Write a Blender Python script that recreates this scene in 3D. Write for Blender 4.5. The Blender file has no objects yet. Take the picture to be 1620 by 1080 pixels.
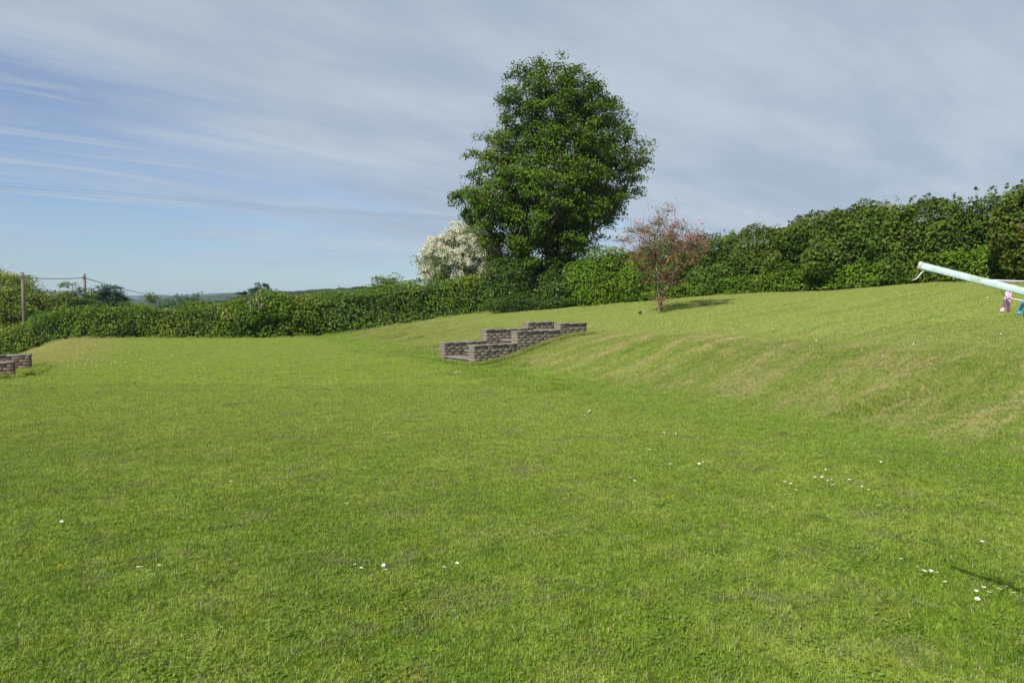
import bpy, bmesh, math, random
import numpy as np
from mathutils import Vector, Matrix
R = math.radians
scene = bpy.context.scene
COL = scene.collection

# ------------------------------------------------------------------ camera, sky, sun, exposure
cam_d = bpy.data.cameras.new('camera'); cam = bpy.data.objects.new('camera', cam_d); COL.objects.link(cam)
cam_d.lens = 24.0; cam_d.sensor_width = 36.0; cam_d.clip_start = 0.05; cam_d.clip_end = 9000
cam.location = (0, 0, 1.6); cam.rotation_euler = (R(90 - 3.29), 0, 0)
scene.camera = cam
SUN_EL, SUN_SHADOW_AZ = R(38.5), R(53.5)          # shadows fall toward (cos, sin) of the azimuth
to_sun = Vector((-math.cos(SUN_SHADOW_AZ)*math.cos(SUN_EL), -math.sin(SUN_SHADOW_AZ)*math.cos(SUN_EL), math.sin(SUN_EL)))
sl = bpy.data.lights.new('sun', 'SUN'); sun = bpy.data.objects.new('sun', sl); COL.objects.link(sun)
sl.energy = 4.7; sl.angle = R(0.6); sl.color = (1.0, 0.955, 0.88)
sun.rotation_euler = to_sun.to_track_quat('Z', 'Y').to_euler(); sun.location = (-20, -20, 40)
scene.view_settings.view_transform = 'Standard'; scene.view_settings.look = 'None'
scene.view_settings.gamma = 1.0; scene.view_settings.exposure = 0.68
scene.cycles.volume_bounces = 0; scene.cycles.max_bounces = 8; scene.cycles.transparent_max_bounces = 8
scene.cycles.volume_max_steps = 64

class NT:
    """small node-tree writer"""
    def __init__(s, tree): s.t = tree; s.t.nodes.clear()
    def n(s, typ, ins=None, **props):
        nd = s.t.nodes.new(typ)
        for k, v in props.items(): setattr(nd, k, v)
        for k, v in (ins or {}).items():
            sock = nd.inputs[k]
            if isinstance(v, bpy.types.NodeSocket): s.t.links.new(v, sock)
            elif isinstance(v, bpy.types.Node): s.t.links.new(v.outputs[0], sock)
            else: sock.default_value = v
        return nd
    def math(s, op, a, b=0.0, c=0.0, clamp=False):
        return s.n('ShaderNodeMath', {0: a, 1: b, 2: c}, operation=op, use_clamp=clamp).outputs[0]
    def vm(s, op, a, b=(0, 0, 0)):
        nd = s.n('ShaderNodeVectorMath', {0: a, 1: b}, operation=op)
        return nd.outputs['Value'] if op in ('DOT_PRODUCT', 'LENGTH') else nd.outputs[0]
    def noise(s, vec, scale, detail=3.0, rough=0.55, dist=0.0):
        return s.n('ShaderNodeTexNoise', {'Vector': vec, 'Scale': scale, 'Detail': detail, 'Roughness': rough, 'Distortion': dist}).outputs[0]
    def ss(s, x, a, b, lo=0.0, hi=1.0):
        return s.n('ShaderNodeMapRange', {0: x, 1: a, 2: b, 3: lo, 4: hi}, interpolation_type='SMOOTHSTEP').outputs[0]
    def mix(s, f, a, b, blend='MIX'):
        nd = s.t.nodes.new('ShaderNodeMix'); nd.data_type = 'RGBA'; nd.blend_type = blend
        for i, v in ((0, f), (6, a), (7, b)):
            if isinstance(v, bpy.types.NodeSocket): s.t.links.new(v, nd.inputs[i])
            else: nd.inputs[i].default_value = v if i == 0 else (v if len(v) == 4 else (*v, 1))
        return nd.outputs[2]
    def combine(s, x, y, z): return s.n('ShaderNodeCombineXYZ', {0: x, 1: y, 2: z}).outputs[0]

world = bpy.data.worlds.new('World'); scene.world = world; world.use_nodes = True
w = NT(world.node_tree)
sky = w.n('ShaderNodeTexSky', sky_type='NISHITA', sun_disc=False, sun_elevation=SUN_EL, sun_intensity=1.0,
          sun_rotation=math.atan2(to_sun.x, to_sun.y), air_density=1.0, dust_density=0.15, ozone_density=1.6, altitude=50)
dirv = w.n('ShaderNodeTexCoord').outputs['Generated']
sep = w.n('ShaderNodeSeparateXYZ', {0: dirv})
dx, dy, dz = sep.outputs[0], sep.outputs[1], sep.outputs[2]
zz = w.math('ADD', w.math('MAXIMUM', dz, 0.0), 0.13)
px_, py_ = w.math('DIVIDE', dx, zz), w.math('DIVIDE', dy, zz)
plane = w.combine(px_, py_, 0.0)                                  # a cloud layer seen in perspective
big = w.noise(w.vm('ADD', w.vm('MULTIPLY', plane, (0.55, 0.8, 1)), (3.1, 7.7, 0)), 0.75, 4, 0.55, 0.3)
# cirrus streaks: stretched along one direction
rot = w.n('ShaderNodeVectorRotate', {'Vector': plane, 'Angle': R(-38)}, rotation_type='Z_AXIS').outputs[0]
wisp = w.noise(w.vm('MULTIPLY', rot, (0.30, 1.5, 1)), 1.5, 6, 0.62, 0.5)
cover = w.math('ADD', w.math('ADD', w.math('MULTIPLY', dz, 2.1), 0.24), w.math('MULTIPLY', dx, 0.62))
cover = w.math('ADD', cover, w.math('MULTIPLY', w.math('SUBTRACT', big, 0.5), 1.2))
cover = w.math('ADD', cover, w.math('MULTIPLY', w.math('SUBTRACT', wisp, 0.5), 1.15))
veil = w.ss(cover, -0.12, 0.62)
lowfade = w.ss(dz, 0.005, 0.09)
lowfade = w.math('MAXIMUM', lowfade, w.ss(dx, 0.0, 0.35))
wisp2 = w.noise(w.vm('ADD', w.vm('MULTIPLY', rot, (0.22, 1.3, 1)), (4, 9, 0)), 2.6, 7, 0.62, 0.9)
veil = w.math('MAXIMUM', veil, w.math('MULTIPLY', w.ss(wisp2, 0.44, 0.64), 0.72))
veil = w.math('MULTIPLY', veil, lowfade)
tex = w.noise(w.vm('MULTIPLY', rot, (0.5, 1.3, 1)), 1.6, 5, 0.6, 0.2)
shade = w.mix(w.ss(tex, 0.3, 0.72), (3.55, 4.25, 5.20), (4.85, 5.45, 6.15))
skyc = w.mix(1.0, sky.outputs[0], w.mix(w.ss(dz, 0.0, 0.2), (0.60, 0.74, 0.93), (0.90, 0.93, 1.06)), 'MULTIPLY')
colr = w.mix(w.math('MULTIPLY', veil, 0.93), skyc, shade)
bg = w.n('ShaderNodeBackground', {'Color': colr, 'Strength': 0.07})
w.n('ShaderNodeOutputWorld', {'Surface': bg.outputs[0]})

# ------------------------------------------------------------------ numpy noise
def _h(ix, iy, iz, seed):
    n = (ix*374761393 + iy*668265263 + iz*1274126177 + seed*974711) & 0xffffffff
    n = ((n ^ (n >> 13)) * 1274126177) & 0xffffffff
    return ((n ^ (n >> 16)) & 0xffff) / 65535.0
def vnoise(p, scale=1.0, seed=0, octaves=1):
    p = np.asarray(p, float)*scale; out = 0; amp = 1; tot = 0
    for o in range(octaves):
        q = p*(2**o) + o*17.3; i = np.floor(q).astype(np.int64); f = q - i; f = f*f*(3-2*f)
        v = 0
        for a in (0, 1):
            for b in (0, 1):
                for c in (0, 1):
                    wgt = (f[:, 0] if a else 1-f[:, 0])*(f[:, 1] if b else 1-f[:, 1])*(f[:, 2] if c else 1-f[:, 2])
                    v = v + wgt*_h(i[:, 0]+a, i[:, 1]+b, i[:, 2]+c, seed+o)
        out = out + v*amp; tot += amp; amp *= 0.5
    return out/tot*2-1

# ------------------------------------------------------------------ the lie of the land
AX, AY = 0.882, 0.471             # uphill direction of the bank; the cross direction is (AY, -AX)
def nm(x, y): return AX*x + AY*y, AY*x - AX*y
def xy(n, m): return AX*n + AY*m, AY*n - AX*m
STEP_X, STEP_Y = -0.973, 17.25     # foot of the right wall of the middle steps
DX, DY, SL, SW = 0.80, 0.60, 3.9, 1.68
def st(x, y): return DX*(x-STEP_X)+DY*(y-STEP_Y), DY*(x-STEP_X)-DX*(y-STEP_Y)
def unst(a, b): return STEP_X+DX*a+DY*b, STEP_Y+DY*a-DX*b
def sstep(x, a, b):
    t = np.clip((x-a)/(b-a), 0, 1); return t*t*(3-2*t)
LW = (-2.55, None)
def ground(x, y, cut=True):
    x = np.asarray(x, float); y = np.asarray(y, float); n, m = nm(x, y)
    P = np.stack([x, y, 0*x], -1).reshape(-1, 3)
    near = 1 - sstep(np.hypot(x, y), 60, 120)
    far = sstep(-m, 17, 32)                                       # bank is softer at the far end
    toe = 7.05 - 1.4*far; crest = 10.5 + 1.0*far
    t = np.clip((n-toe)/(crest-toe), 0, 1); s = t*t*(3-2*t)
    z = (0.80-0.14*sstep(-m, 12, 16))*s*(0.62+0.38*t) + 0.125*np.clip(n-10.3, 0, 16)*sstep(n, 9.8, 13.0)
    z = z + 0.04*np.clip(n, 0, 5)*0 
    z = z - 0.95*(1-sstep(n, -6.2, -2.7))                          # lower terrace on the left
    u = (vnoise(P, 0.22, 3, 2)*0.055 + vnoise(P, 0.9, 9, 2)*0.018).reshape(x.shape)
    z = z + u*near*(0.35 + 0.65*sstep(np.abs(n-8.8), 4.0, 0.0) if False else near*0.8)
    if cut:
        a, b = st(x, y)
        inside = ((a > 0.0) & (a < SL-0.25) & (b < -0.1) & (b > -SW+0.1))
        z = np.where(inside, z-0.42, z)
        a, b = -(n-LEFT_N), m-LEFT_M
        inside = ((a > 0.62) & (a < 3.4) & (b < -0.1) & (b > LEFT_W+0.1))
        z = np.where(inside, z-0.42, z)
    d = np.hypot(x, y)
    z = z - (1-near)*np.clip((d-60)*0.02, 0, 22)*sstep(-x+0.45*y, -60, 60)  # land falls to the valley beyond the hedge
    return z
LEFT_N, LEFT_M, LEFT_W = -2.52, -17.65, -2.6
def gz(x, y): return float(ground(np.array([x]), np.array([y]), False)[0])

# ------------------------------------------------------------------ object helpers
def tag(o, label=None, cat=None, group=None, kind=None):
    for k, v in (('label', label), ('category', cat), ('group', group), ('kind', kind)):
        if v: o[k] = v
    return o
def empty(name, loc, rz=0.0):
    o = bpy.data.objects.new(name, None); COL.objects.link(o); o.location = loc; o.rotation_euler = (0, 0, rz)
    o.empty_display_size = 0.2; return o
def mesh_np(name, V, F, mat, parent=None, tint=None, smooth=False, uniform=None, world_coords=True):
    """V (n,3); F array of equal-sided faces (k, sides) or list of such arrays."""
    Fs = F if isinstance(F, list) else [F]
    me = bpy.data.meshes.new(name)
    V = np.asarray(V, np.float32)
    if parent is not None and world_coords:
        V = V - np.array(parent.location, np.float32)
    me.vertices.add(len(V)); me.vertices.foreach_set('co', V.ravel())
    idx = np.concatenate([f.ravel() for f in Fs]).astype(np.int32)
    tot = np.concatenate([np.full(len(f), f.shape[1]) for f in Fs]).astype(np.int32)
    st = np.concatenate([[0], np.cumsum(tot)[:-1]]).astype(np.int32)
    me.loops.add(len(idx)); me.loops.foreach_set('vertex_index', idx)
    me.polygons.add(len(tot)); me.polygons.foreach_set('loop_start', st); me.polygons.foreach_set('loop_total', tot)
    if smooth: me.polygons.foreach_set('use_smooth', np.ones(len(tot), bool))
    me.update(calc_edges=True)
    if tint is not None:
        a = me.attributes.new('tint', 'FLOAT', 'POINT'); a.data.foreach_set('value', np.asarray(tint, np.float32))
    for m_ in (mat if isinstance(mat, (list, tuple)) else [mat]): me.materials.append(m_)
    o = bpy.data.objects.new(name, me); COL.objects.link(o)
    if parent is not None: o.parent = parent
    return o
class Geo:
    """collects boxes, tubes and lathes; builds one mesh"""
    def __init__(s): s.V = []; s.Q = []; s.T = []; s.tint = []; s.n = 0; s.rng = random.Random(4)
    def add(s, V, F, t=None):
        t = s.rng.random() if t is None else t
        s.V.append(np.asarray(V, float)); s.tint.append(np.full(len(V), t))
        for f in F: (s.Q if len(f) == 4 else s.T).append([i+s.n for i in f])
        s.n += len(V)
    def box(s, c, size, rz=0.0, t=None, bev=0.0, rot=None):
        hx, hy, hz = size[0]/2, size[1]/2, size[2]/2
        if bev > 0:
            bm = bmesh.new(); bmesh.ops.create_cube(bm, size=1)
            for v in bm.verts: v.co = Vector((v.co.x*size[0], v.co.y*size[1], v.co.z*size[2]))
            bmesh.ops.bevel(bm, geom=list(bm.edges), offset=bev, segments=1, affect='EDGES')
            bm.verts.index_update()
            V = np.array([v.co for v in bm.verts]); F = [[v.index for v in f.verts] for f in bm.faces]; bm.free()
        else:
            V = np.array([(x, y, z) for x in (-hx, hx) for y in (-hy, hy) for z in (-hz, hz)])
            F = [(0, 1, 3, 2), (4, 6, 7, 5), (0, 4, 5, 1), (2, 3, 7, 6), (0, 2, 6, 4), (1, 5, 7, 3)]
        M = rot if rot is not None else Matrix.Rotation(rz, 3, 'Z')
        V = V @ np.array(M).T + np.array(c)
        s.add(V, F, t)
    def tube(s, pts, rad, sides=6, t=None, cap=True):
        pts = [Vector(p) for p in pts]; rad = rad if hasattr(rad, '__len__') else [rad]*len(pts)
        V = []; ref = Vector((0.13, 0.21, 0.97))
        for i, p in enumerate(pts):
            d = (pts[min(i+1, len(pts)-1)] - pts[max(i-1, 0)])
            d = d.normalized() if d.length > 1e-9 else Vector((0, 0, 1))
            if i == 0:
                if abs(d.dot(ref)) > 0.95: ref = Vector((1, 0.1, 0))
                u = d.cross(ref).normalized()
            else: u = (u - d*u.dot(d)).normalized()
            v = d.cross(u)
            for k in range(sides):
                a = 2*math.pi*k/sides; V.append(p + (u*math.cos(a) + v*math.sin(a))*rad[i])
        F = []
        for i in range(len(pts)-1):
            for k in range(sides):
                a, b = i*sides+k, i*sides+(k+1) % sides; F.append((a, b, b+sides, a+sides))
        if cap:
            for base, rev in ((0, True), ((len(pts)-1)*sides, False)):
                c = len(V); V.append(pts[0] if rev else pts[-1])
                for k in range(sides):
                    a, b = base+k, base+(k+1) % sides; F.append((b, a, c) if rev else (a, b, c))
        s.add(np.array([tuple(v) for v in V]), F, t)
    def build(s, name, mat, parent=None, smooth=False, world_coords=False):
        F = [np.array(a) for a in (s.Q, s.T) if a]
        return mesh_np(name, np.concatenate(s.V), F, mat, parent, np.concatenate(s.tint), smooth, world_coords=world_coords)

# ------------------------------------------------------------------ materials
def new_mat(name):
    m = bpy.data.materials.new(name); m.use_nodes = True; return m, NT(m.node_tree)
def out(nt, surf, disp=None):
    nt.n('ShaderNodeOutputMaterial', {'Surface': surf.outputs[0]})
def leaf_mat(name, stops, trans=0.30, rough=0.6, spec=0.14, patch=0.6, patch_scale=0.9, vary=1.0):
    """stops: dark, mid, light leaf colours; per-leaf tint plus patches of growth across the plant"""
    m, t = new_mat(name)
    pos = t.n('ShaderNodeNewGeometry').outputs['Position']
    tint = t.n('ShaderNodeAttribute', attribute_name='tint').outputs['Fac']
    nz = t.noise(pos, patch_scale, 2)
    f = t.math('ADD', t.math('MULTIPLY', tint, 1-patch*0.5), t.math('MULTIPLY', t.math('SUBTRACT', nz, 0.35), patch))
    r = t.n('ShaderNodeValToRGB', {0: f}); cr = r.color_ramp; cr.elements[0].position = 0.0; cr.elements[1].position = 1.0
    while len(cr.elements) < len(stops): cr.elements.new(0.5)
    for i, c in enumerate(stops):
        cr.elements[i].position = i/(len(stops)-1); cr.elements[i].color = (*c, 1)
    sp = t.noise(t.vm('ADD', pos, (40, 13, 2)), 0.38, 3, 0.6)
    hue = t.mix(t.ss(sp, 0.38, 0.62), (1-.13*vary, 1-.04*vary, 1.0), (1+.13*vary, 1+.02*vary, 1-.08*vary))
    lc = t.mix(1.0, r.outputs[0], hue, 'MULTIPLY')
    p = t.n('ShaderNodeBsdfPrincipled', {'Base Color': lc, 'Roughness': rough, 'Specular IOR Level': spec})
    tr = t.n('ShaderNodeBsdfTranslucent', {'Color': t.mix(1.0, lc, (1.25, 1.2, 0.6), 'MULTIPLY')})
    mx = t.n('ShaderNodeMixShader', {0: trans, 1: p.outputs[0], 2: tr.outputs[0]}); out(t, mx); return m
def plain_mat(name, a, b, scale=8.0, rough=0.7, spec=0.3, metal=0.0, bump=0.0, stretch=(1, 1, 1), objco=True):
    m, t = new_mat(name)
    co = t.n('ShaderNodeTexCoord').outputs['Object'] if objco else t.n('ShaderNodeNewGeometry').outputs['Position']
    nz = t.noise(t.vm('MULTIPLY', co, stretch), scale, 5, 0.6)
    c = t.mix(t.ss(nz, 0.32, 0.68), a, b)
    d = {'Base Color': c, 'Roughness': rough, 'Specular IOR Level': spec, 'Metallic': metal}
    if bump:
        d['Normal'] = t.n('ShaderNodeBump', {'Strength': bump, 'Distance': 0.02, 'Height': nz}).outputs[0]
    out(t, t.n('ShaderNodeBsdfPrincipled', d)); return m

def lawn_color(t, blade):
    """colour of the turf from where it grows; blades add their own variation"""
    pos = t.n('ShaderNodeNewGeometry').outputs['Position']
    n = t.vm('DOT_PRODUCT', pos, (AX, AY, 0)); m = t.vm('DOT_PRODUCT', pos, (AY, -AX, 0))
    y = t.n('ShaderNodeSeparateXYZ', {0: pos}).outputs[1]
    q = t.combine(n, m, 0.0)
    broad = t.noise(pos, 0.20, 3, 0.6)
    med = t.noise(pos, 1.0, 5, 0.68)
    fine = t.noise(pos, 4.5, 5, 0.72)
    clump = t.noise(pos, 17.0, 3, 0.7)
    lush, mid, pale = (0.102, 0.176, 0.011), (0.165, 0.250, 0.018), (0.280, 0.338, 0.066)
    c = t.mix(t.ss(broad, 0.32, 0.62), lush, mid)
    c = t.mix(t.ss(med, 0.42, 0.68, 0.0, 0.65), c, pale)
    c = t.mix(t.ss(fine, 0.52, 0.36, 0.0, 0.6), c, (0.060, 0.125, 0.008))
    c = t.mix(t.ss(y, 3.0, 11.0, 0.0, 0.66), c, pale)              # paler with growing y
    c = t.mix(t.ss(y, 14.0, 26.0, 0.0, 0.35), c, (0.305, 0.350, 0.090))
    # moss and clover: dull grey-brown and yellowish patches of a hand's breadth
    moss = t.noise(t.vm('ADD', pos, (5, 17, 0)), 2.1, 6, 0.75)
    c = t.mix(t.ss(moss, 0.52, 0.64, 0.0, 0.70), c, (0.170, 0.175, 0.075))
    moss2 = t.noise(t.vm('ADD', pos, (9, 3, 0)), 3.3, 5, 0.75)
    c = t.mix(t.ss(moss2, 0.53, 0.66, 0.0, 0.6), c, (0.225, 0.245, 0.022))
    spot = t.noise(t.vm('ADD', pos, (31, 7, 0)), 0.75, 5, 0.72)
    c = t.mix(t.ss(spot, 0.585, 0.70, 0.0, 0.6), c, (0.26, 0.235, 0.105))
    # long fresh grass where the mower cannot reach the toe of the bank
    toe = t.math('MULTIPLY', t.ss(n, 5.6, 6.9), t.ss(n, 8.8, 7.5))
    c = t.mix(t.math('MULTIPLY', toe, t.ss(fine, 0.40, 0.62, 0.0, 0.75)), c, (0.115, 0.225, 0.012))
    # dry scalped grass on the bank: ragged patches drawn out up the slope
    bank = t.math('MULTIPLY', t.ss(n, 7.3, 8.3), t.ss(n, 14.0, 10.4))
    s1 = t.noise(t.vm('MULTIPLY', q, (0.38, 1.0, 1)), 1.3, 6, 0.72, 0.25)
    s2 = t.noise(t.vm('MULTIPLY', q, (0.7, 1.3, 1)), 4.2, 6, 0.75)
    wv = t.math('SINE', t.math('ADD', t.math('MULTIPLY', m, 7.6), t.math('MULTIPLY', s1, 6.0)))
    st = t.math('ADD', t.math('ADD', t.math('MULTIPLY', s1, 0.50), t.math('MULTIPLY', s2, 0.50)), t.math('MULTIPLY', wv, 0.028))
    base = t.mix(t.math('MULTIPLY', bank, 0.55), c, (0.185, 0.215, 0.050))
    c = t.mix(t.math('MULTIPLY', bank, t.ss(st, 0.465, 0.60, 0.0, 0.72)), base, (0.365, 0.310, 0.150))
    c = t.mix(t.math('MULTIPLY', bank, t.ss(st, 0.455, 0.39, 0.0, 0.65)), c, (0.110, 0.200, 0.016))
    rim = t.math('MULTIPLY', t.ss(n, 9.6, 10.4), t.ss(n, 11.6, 10.8))
    c = t.mix(t.math('MULTIPLY', rim, t.ss(s1, 0.50, 0.62, 0.0, 0.7)), c, (0.40, 0.345, 0.19))
    # faint mower stripes on the top lawn
    up = t.ss(n, 10.4, 12.0)
    stripe = t.noise(t.vm('MULTIPLY', q, (0.08, 1.0, 1)), 2.0, 4, 0.65)
    c = t.mix(t.math('MULTIPLY', up, 0.6), c, (0.290, 0.325, 0.100))
    c = t.mix(t.math('MULTIPLY', up, t.ss(stripe, 0.5, 0.68, 0.0, 0.45)), c, (0.325, 0.335, 0.11))
    c = t.mix(t.math('MULTIPLY', up, t.ss(stripe, 0.48, 0.34, 0.0, 0.45)), c, (0.150, 0.225, 0.030))
    lip = t.math('MULTIPLY', t.ss(n, -0.2, -2.4), t.ss(y, 15.0, 21.0))
    c = t.mix(t.math('MULTIPLY', lip, 0.6), c, (0.36, 0.31, 0.14))
    # tuft to tuft light and dark growth
    k = t.ss(clump, 0.30, 0.70, 0.80, 1.42)
    return t.vm('MULTIPLY', c, t.combine(k, k, k))
def make_ground_mat():
    m, t = new_mat('turf'); c = lawn_color(t, False)
    pos = t.n('ShaderNodeNewGeometry').outputs['Position']
    f = t.noise(pos, 60, 3, 0.7)
    c = t.mix(t.ss(f, 0.35, 0.7, 0.15, 0.75), c, (0.06, 0.075, 0.018))
    d = t.vm('LENGTH', pos)
    fld = t.noise(pos, 0.006, 2)
    farc = t.mix(t.ss(fld, 0.42, 0.58), (0.055, 0.105, 0.025), (0.12, 0.15, 0.04))
    c = t.mix(t.ss(d, 60, 110), c, farc)
    b = t.n('ShaderNodeBump', {'Strength': 0.6, 'Distance': 0.02, 'Height': f})
    out(t, t.n('ShaderNodeBsdfPrincipled', {'Base Color': c, 'Roughness': 0.85, 'Specular IOR Level': 0.1, 'Normal': b.outputs[0]})); return m
def make_grass_mat():
    m, t = new_mat('grass_blades'); c = lawn_color(t, True)
    tint = t.n('ShaderNodeAttribute', attribute_name='tint').outputs['Fac']
    c = t.mix(t.ss(tint, 0.0, 0.5, 0.75, 0.0), c, (0.042, 0.085, 0.006))
    c = t.mix(t.ss(tint, 0.6, 0.95, 0.0, 0.5), c, (0.30, 0.38, 0.06))
    c = t.mix(t.ss(tint, 0.965, 0.97), c, (0.36, 0.32, 0.19))
    p = t.n('ShaderNodeBsdfPrincipled', {'Base Color': c, 'Roughness': 0.5, 'Specular IOR Level': 0.18})
    tr = t.n('ShaderNodeBsdfTranslucent', {'Color': t.mix(1.0, c, (1.2, 1.25, 0.6), 'MULTIPLY')})
    out(t, t.n('ShaderNodeMixShader', {0: 0.3, 1: p.outputs[0], 2: tr.outputs[0]})); return m
M = {}
M['ground'] = make_ground_mat(); M['grass'] = make_grass_mat()
M['hedge'] = leaf_mat('hedge_leaves', [(0.034, 0.074, 0.007), (0.069, 0.140, 0.011), (0.132, 0.200, 0.017), (0.247, 0.279, 0.034)])
M['hedge_right'] = leaf_mat('hedge_right_leaves', [(0.030, 0.057, 0.009), (0.060, 0.107, 0.014), (0.101, 0.152, 0.019), (0.177, 0.201, 0.036)])
M['hazel'] = leaf_mat('hazel_leaves', [(0.028, 0.056, 0.008), (0.057, 0.108, 0.011), (0.109, 0.138, 0.019), (0.194, 0.144, 0.032)])
M['shrub'] = leaf_mat('shrub_leaves', [(0.036, 0.086, 0.006), (0.080, 0.155, 0.010), (0.145, 0.224, 0.015), (0.246, 0.297, 0.027)])
M['ivy'] = leaf_mat('undergrowth_leaves', [(0.026, 0.059, 0.012), (0.046, 0.089, 0.015), (0.084, 0.131, 0.020), (0.142, 0.167, 0.034)], rough=0.35)
M['sycamore'] = leaf_mat('sycamore_leaves', [(0.031, 0.065, 0.005), (0.059, 0.115, 0.008), (0.100, 0.162, 0.011), (0.176, 0.211, 0.018)], patch_scale=0.35, patch=0.8)
M['hawthorn'] = leaf_mat('hawthorn_leaves', [(0.04, 0.08, 0.02), (0.08, 0.14, 0.03), (0.14, 0.20, 0.04)])
M['white_blossom'] = leaf_mat('white_blossom', [(0.30, 0.32, 0.19), (0.54, 0.53, 0.42), (0.74, 0.72, 0.62)], vary=0, trans=0.2, rough=0.7, spec=0.1)
M['red_blossom'] = leaf_mat('red_blossom', [(0.19, 0.070, 0.055), (0.32, 0.110, 0.095), (0.46, 0.20, 0.18)], vary=0, trans=0.25, rough=0.7, spec=0.1)
M['willow'] = leaf_mat('willow_leaves', [(0.11, 0.15, 0.020), (0.20, 0.24, 0.028), (0.30, 0.33, 0.050)])
M['far_dark'] = leaf_mat('far_dark_leaves', [(0.025, 0.065, 0.030), (0.045, 0.10, 0.040), (0.075, 0.14, 0.05)])
M['far_green'] = leaf_mat('far_green_leaves', [(0.06, 0.11, 0.025), (0.10, 0.16, 0.03), (0.16, 0.21, 0.05)])
M['cream_bush'] = leaf_mat('cream_flowering_leaves', [(0.03, 0.08, 0.015), (0.08, 0.14, 0.025), (0.12, 0.18, 0.03), (0.42, 0.43, 0.22)])
M['purple_tip'] = leaf_mat('flower_tips', [(0.16, 0.12, 0.08), (0.25, 0.19, 0.14), (0.36, 0.32, 0.26)], trans=0.1)
M['bark'] = plain_mat('bark', (0.045, 0.036, 0.026), (0.12, 0.10, 0.075), 9, 0.9, 0.1, bump=0.8, stretch=(1, 1, 0.25), objco=False)
M['twig'] = plain_mat('twig', (0.09, 0.065, 0.045), (0.20, 0.155, 0.11), 14, 0.85, 0.1, objco=False)
M['inner'] = plain_mat('hedge_shade_core', (0.016, 0.028, 0.010), (0.035, 0.045, 0.020), 6, 0.95, 0.0, objco=False)  # hedge core: shade between the leaves put into a dark colour
M['wood'] = plain_mat('weathered_pole', (0.10, 0.085, 0.070), (0.18, 0.155, 0.13), 6, 0.85, 0.15, stretch=(1, 1, 0.1))
M['wire'] = plain_mat('dark_cable', (0.14, 0.14, 0.15), (0.18, 0.18, 0.19), 6, 0.6, 0.3)
M['render'] = plain_mat('white_render', (0.72, 0.72, 0.70), (0.80, 0.80, 0.78), 2, 0.8, 0.2)
M['slate'] = plain_mat('slate_roof', (0.10, 0.11, 0.13), (0.16, 0.17, 0.19), 2, 0.6, 0.3)
M['wood_hill'] = plain_mat('wooded_hill', (0.018, 0.034, 0.014), (0.050, 0.070, 0.024), 0.05, 0.95, 0.0, objco=False)
M['field_hill'] = plain_mat('pasture_hill', (0.030, 0.070, 0.020), (0.080, 0.125, 0.035), 0.05, 0.95, 0.0, objco=False)

def brick_mat(name, stops, moss=0.3):
    m, t = new_mat(name)
    tint = t.n('ShaderNodeAttribute', attribute_name='tint').outputs['Fac']
    co = t.n('ShaderNodeTexCoord').outputs['Object']
    r = t.n('ShaderNodeValToRGB', {0: tint}); cr = r.color_ramp
    while len(cr.elements) < len(stops): cr.elements.new(0.5)
    for i, c in enumerate(stops): cr.elements[i].position = i/(len(stops)-1); cr.elements[i].color = (*c, 1)
    n1 = t.noise(co, 28, 5, 0.7); n2 = t.noise(co, 4.5, 4, 0.65)
    c = t.mix(t.ss(n1, 0.42, 0.7, 0.0, 0.55), r.outputs[0], (0.045, 0.038, 0.030))
    c = t.mix(t.ss(n2, 0.52, 0.72, 0.0, moss), c, (0.20, 0.21, 0.13))
    b = t.n('ShaderNodeBump', {'Strength': 0.9, 'Distance': 0.012, 'Height': n1})
    out(t, t.n('ShaderNodeBsdfPrincipled', {'Base Color': c, 'Roughness': 0.9, 'Specular IOR Level': 0.15, 'Normal': b.outputs[0]})); return m
M['brick'] = brick_mat('weathered_brick', [(0.165, 0.138, 0.108), (0.190, 0.158, 0.124), (0.208, 0.176, 0.142), (0.235, 0.204, 0.168)])
M['brick_red'] = brick_mat('red_brick', [(0.145, 0.102, 0.078), (0.185, 0.132, 0.102), (0.21, 0.162, 0.13)])
M['coping'] = brick_mat('coping_stone', [(0.15, 0.135, 0.115), (0.18, 0.165, 0.145), (0.21, 0.195, 0.17)], 0.45)
M['mortar'] = plain_mat('mortar', (0.085, 0.072, 0.058), (0.13, 0.115, 0.095), 20, 0.95, 0.05)
M['slab'] = brick_mat('paving_slab', [(0.15, 0.142, 0.126), (0.20, 0.19, 0.172)], 0.35)

# ------------------------------------------------------------------ ground sheet
def axis(lo, hi, step, reach):
    c = list(np.arange(lo, hi+1e-6, step)); s = step*2; a, b = c[0], c[-1]
    L, Rr = [], []
    while a > -reach: a -= s; L.append(a); s *= 1.28
    s = step*2
    while b < reach: b += s; Rr.append(b); s *= 1.28
    return np.array(L[::-1] + c + Rr)
na = axis(-12.0, 24.0, 0.2, 3300); ma = axis(-40.0, 2.0, 0.2, 3300)
def build_ground():
    N, Mm = np.meshgrid(na, ma, indexing='ij'); X, Y = xy(N, Mm); Z = ground(X, Y)
    V = np.stack([X, Y, Z], -1).reshape(-1, 3)
    i, j = np.meshgrid(np.arange(len(na)-1), np.arange(len(ma)-1), indexing='ij'); k = (i*len(ma)+j).ravel()
    F = np.stack([k, k+1, k+1+len(ma), k+len(ma)], -1)[:, ::-1]
    # m grows to the right of n, so check the winding faces up
    a, b, c = V[F[0][0]], V[F[0][1]], V[F[0][2]]
    if np.cross(b-a, c-b)[2] < 0: F = F[:, ::-1]
    tag(mesh_np('ground', V, F, M['ground'], smooth=True), kind='structure')
build_ground()

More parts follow.
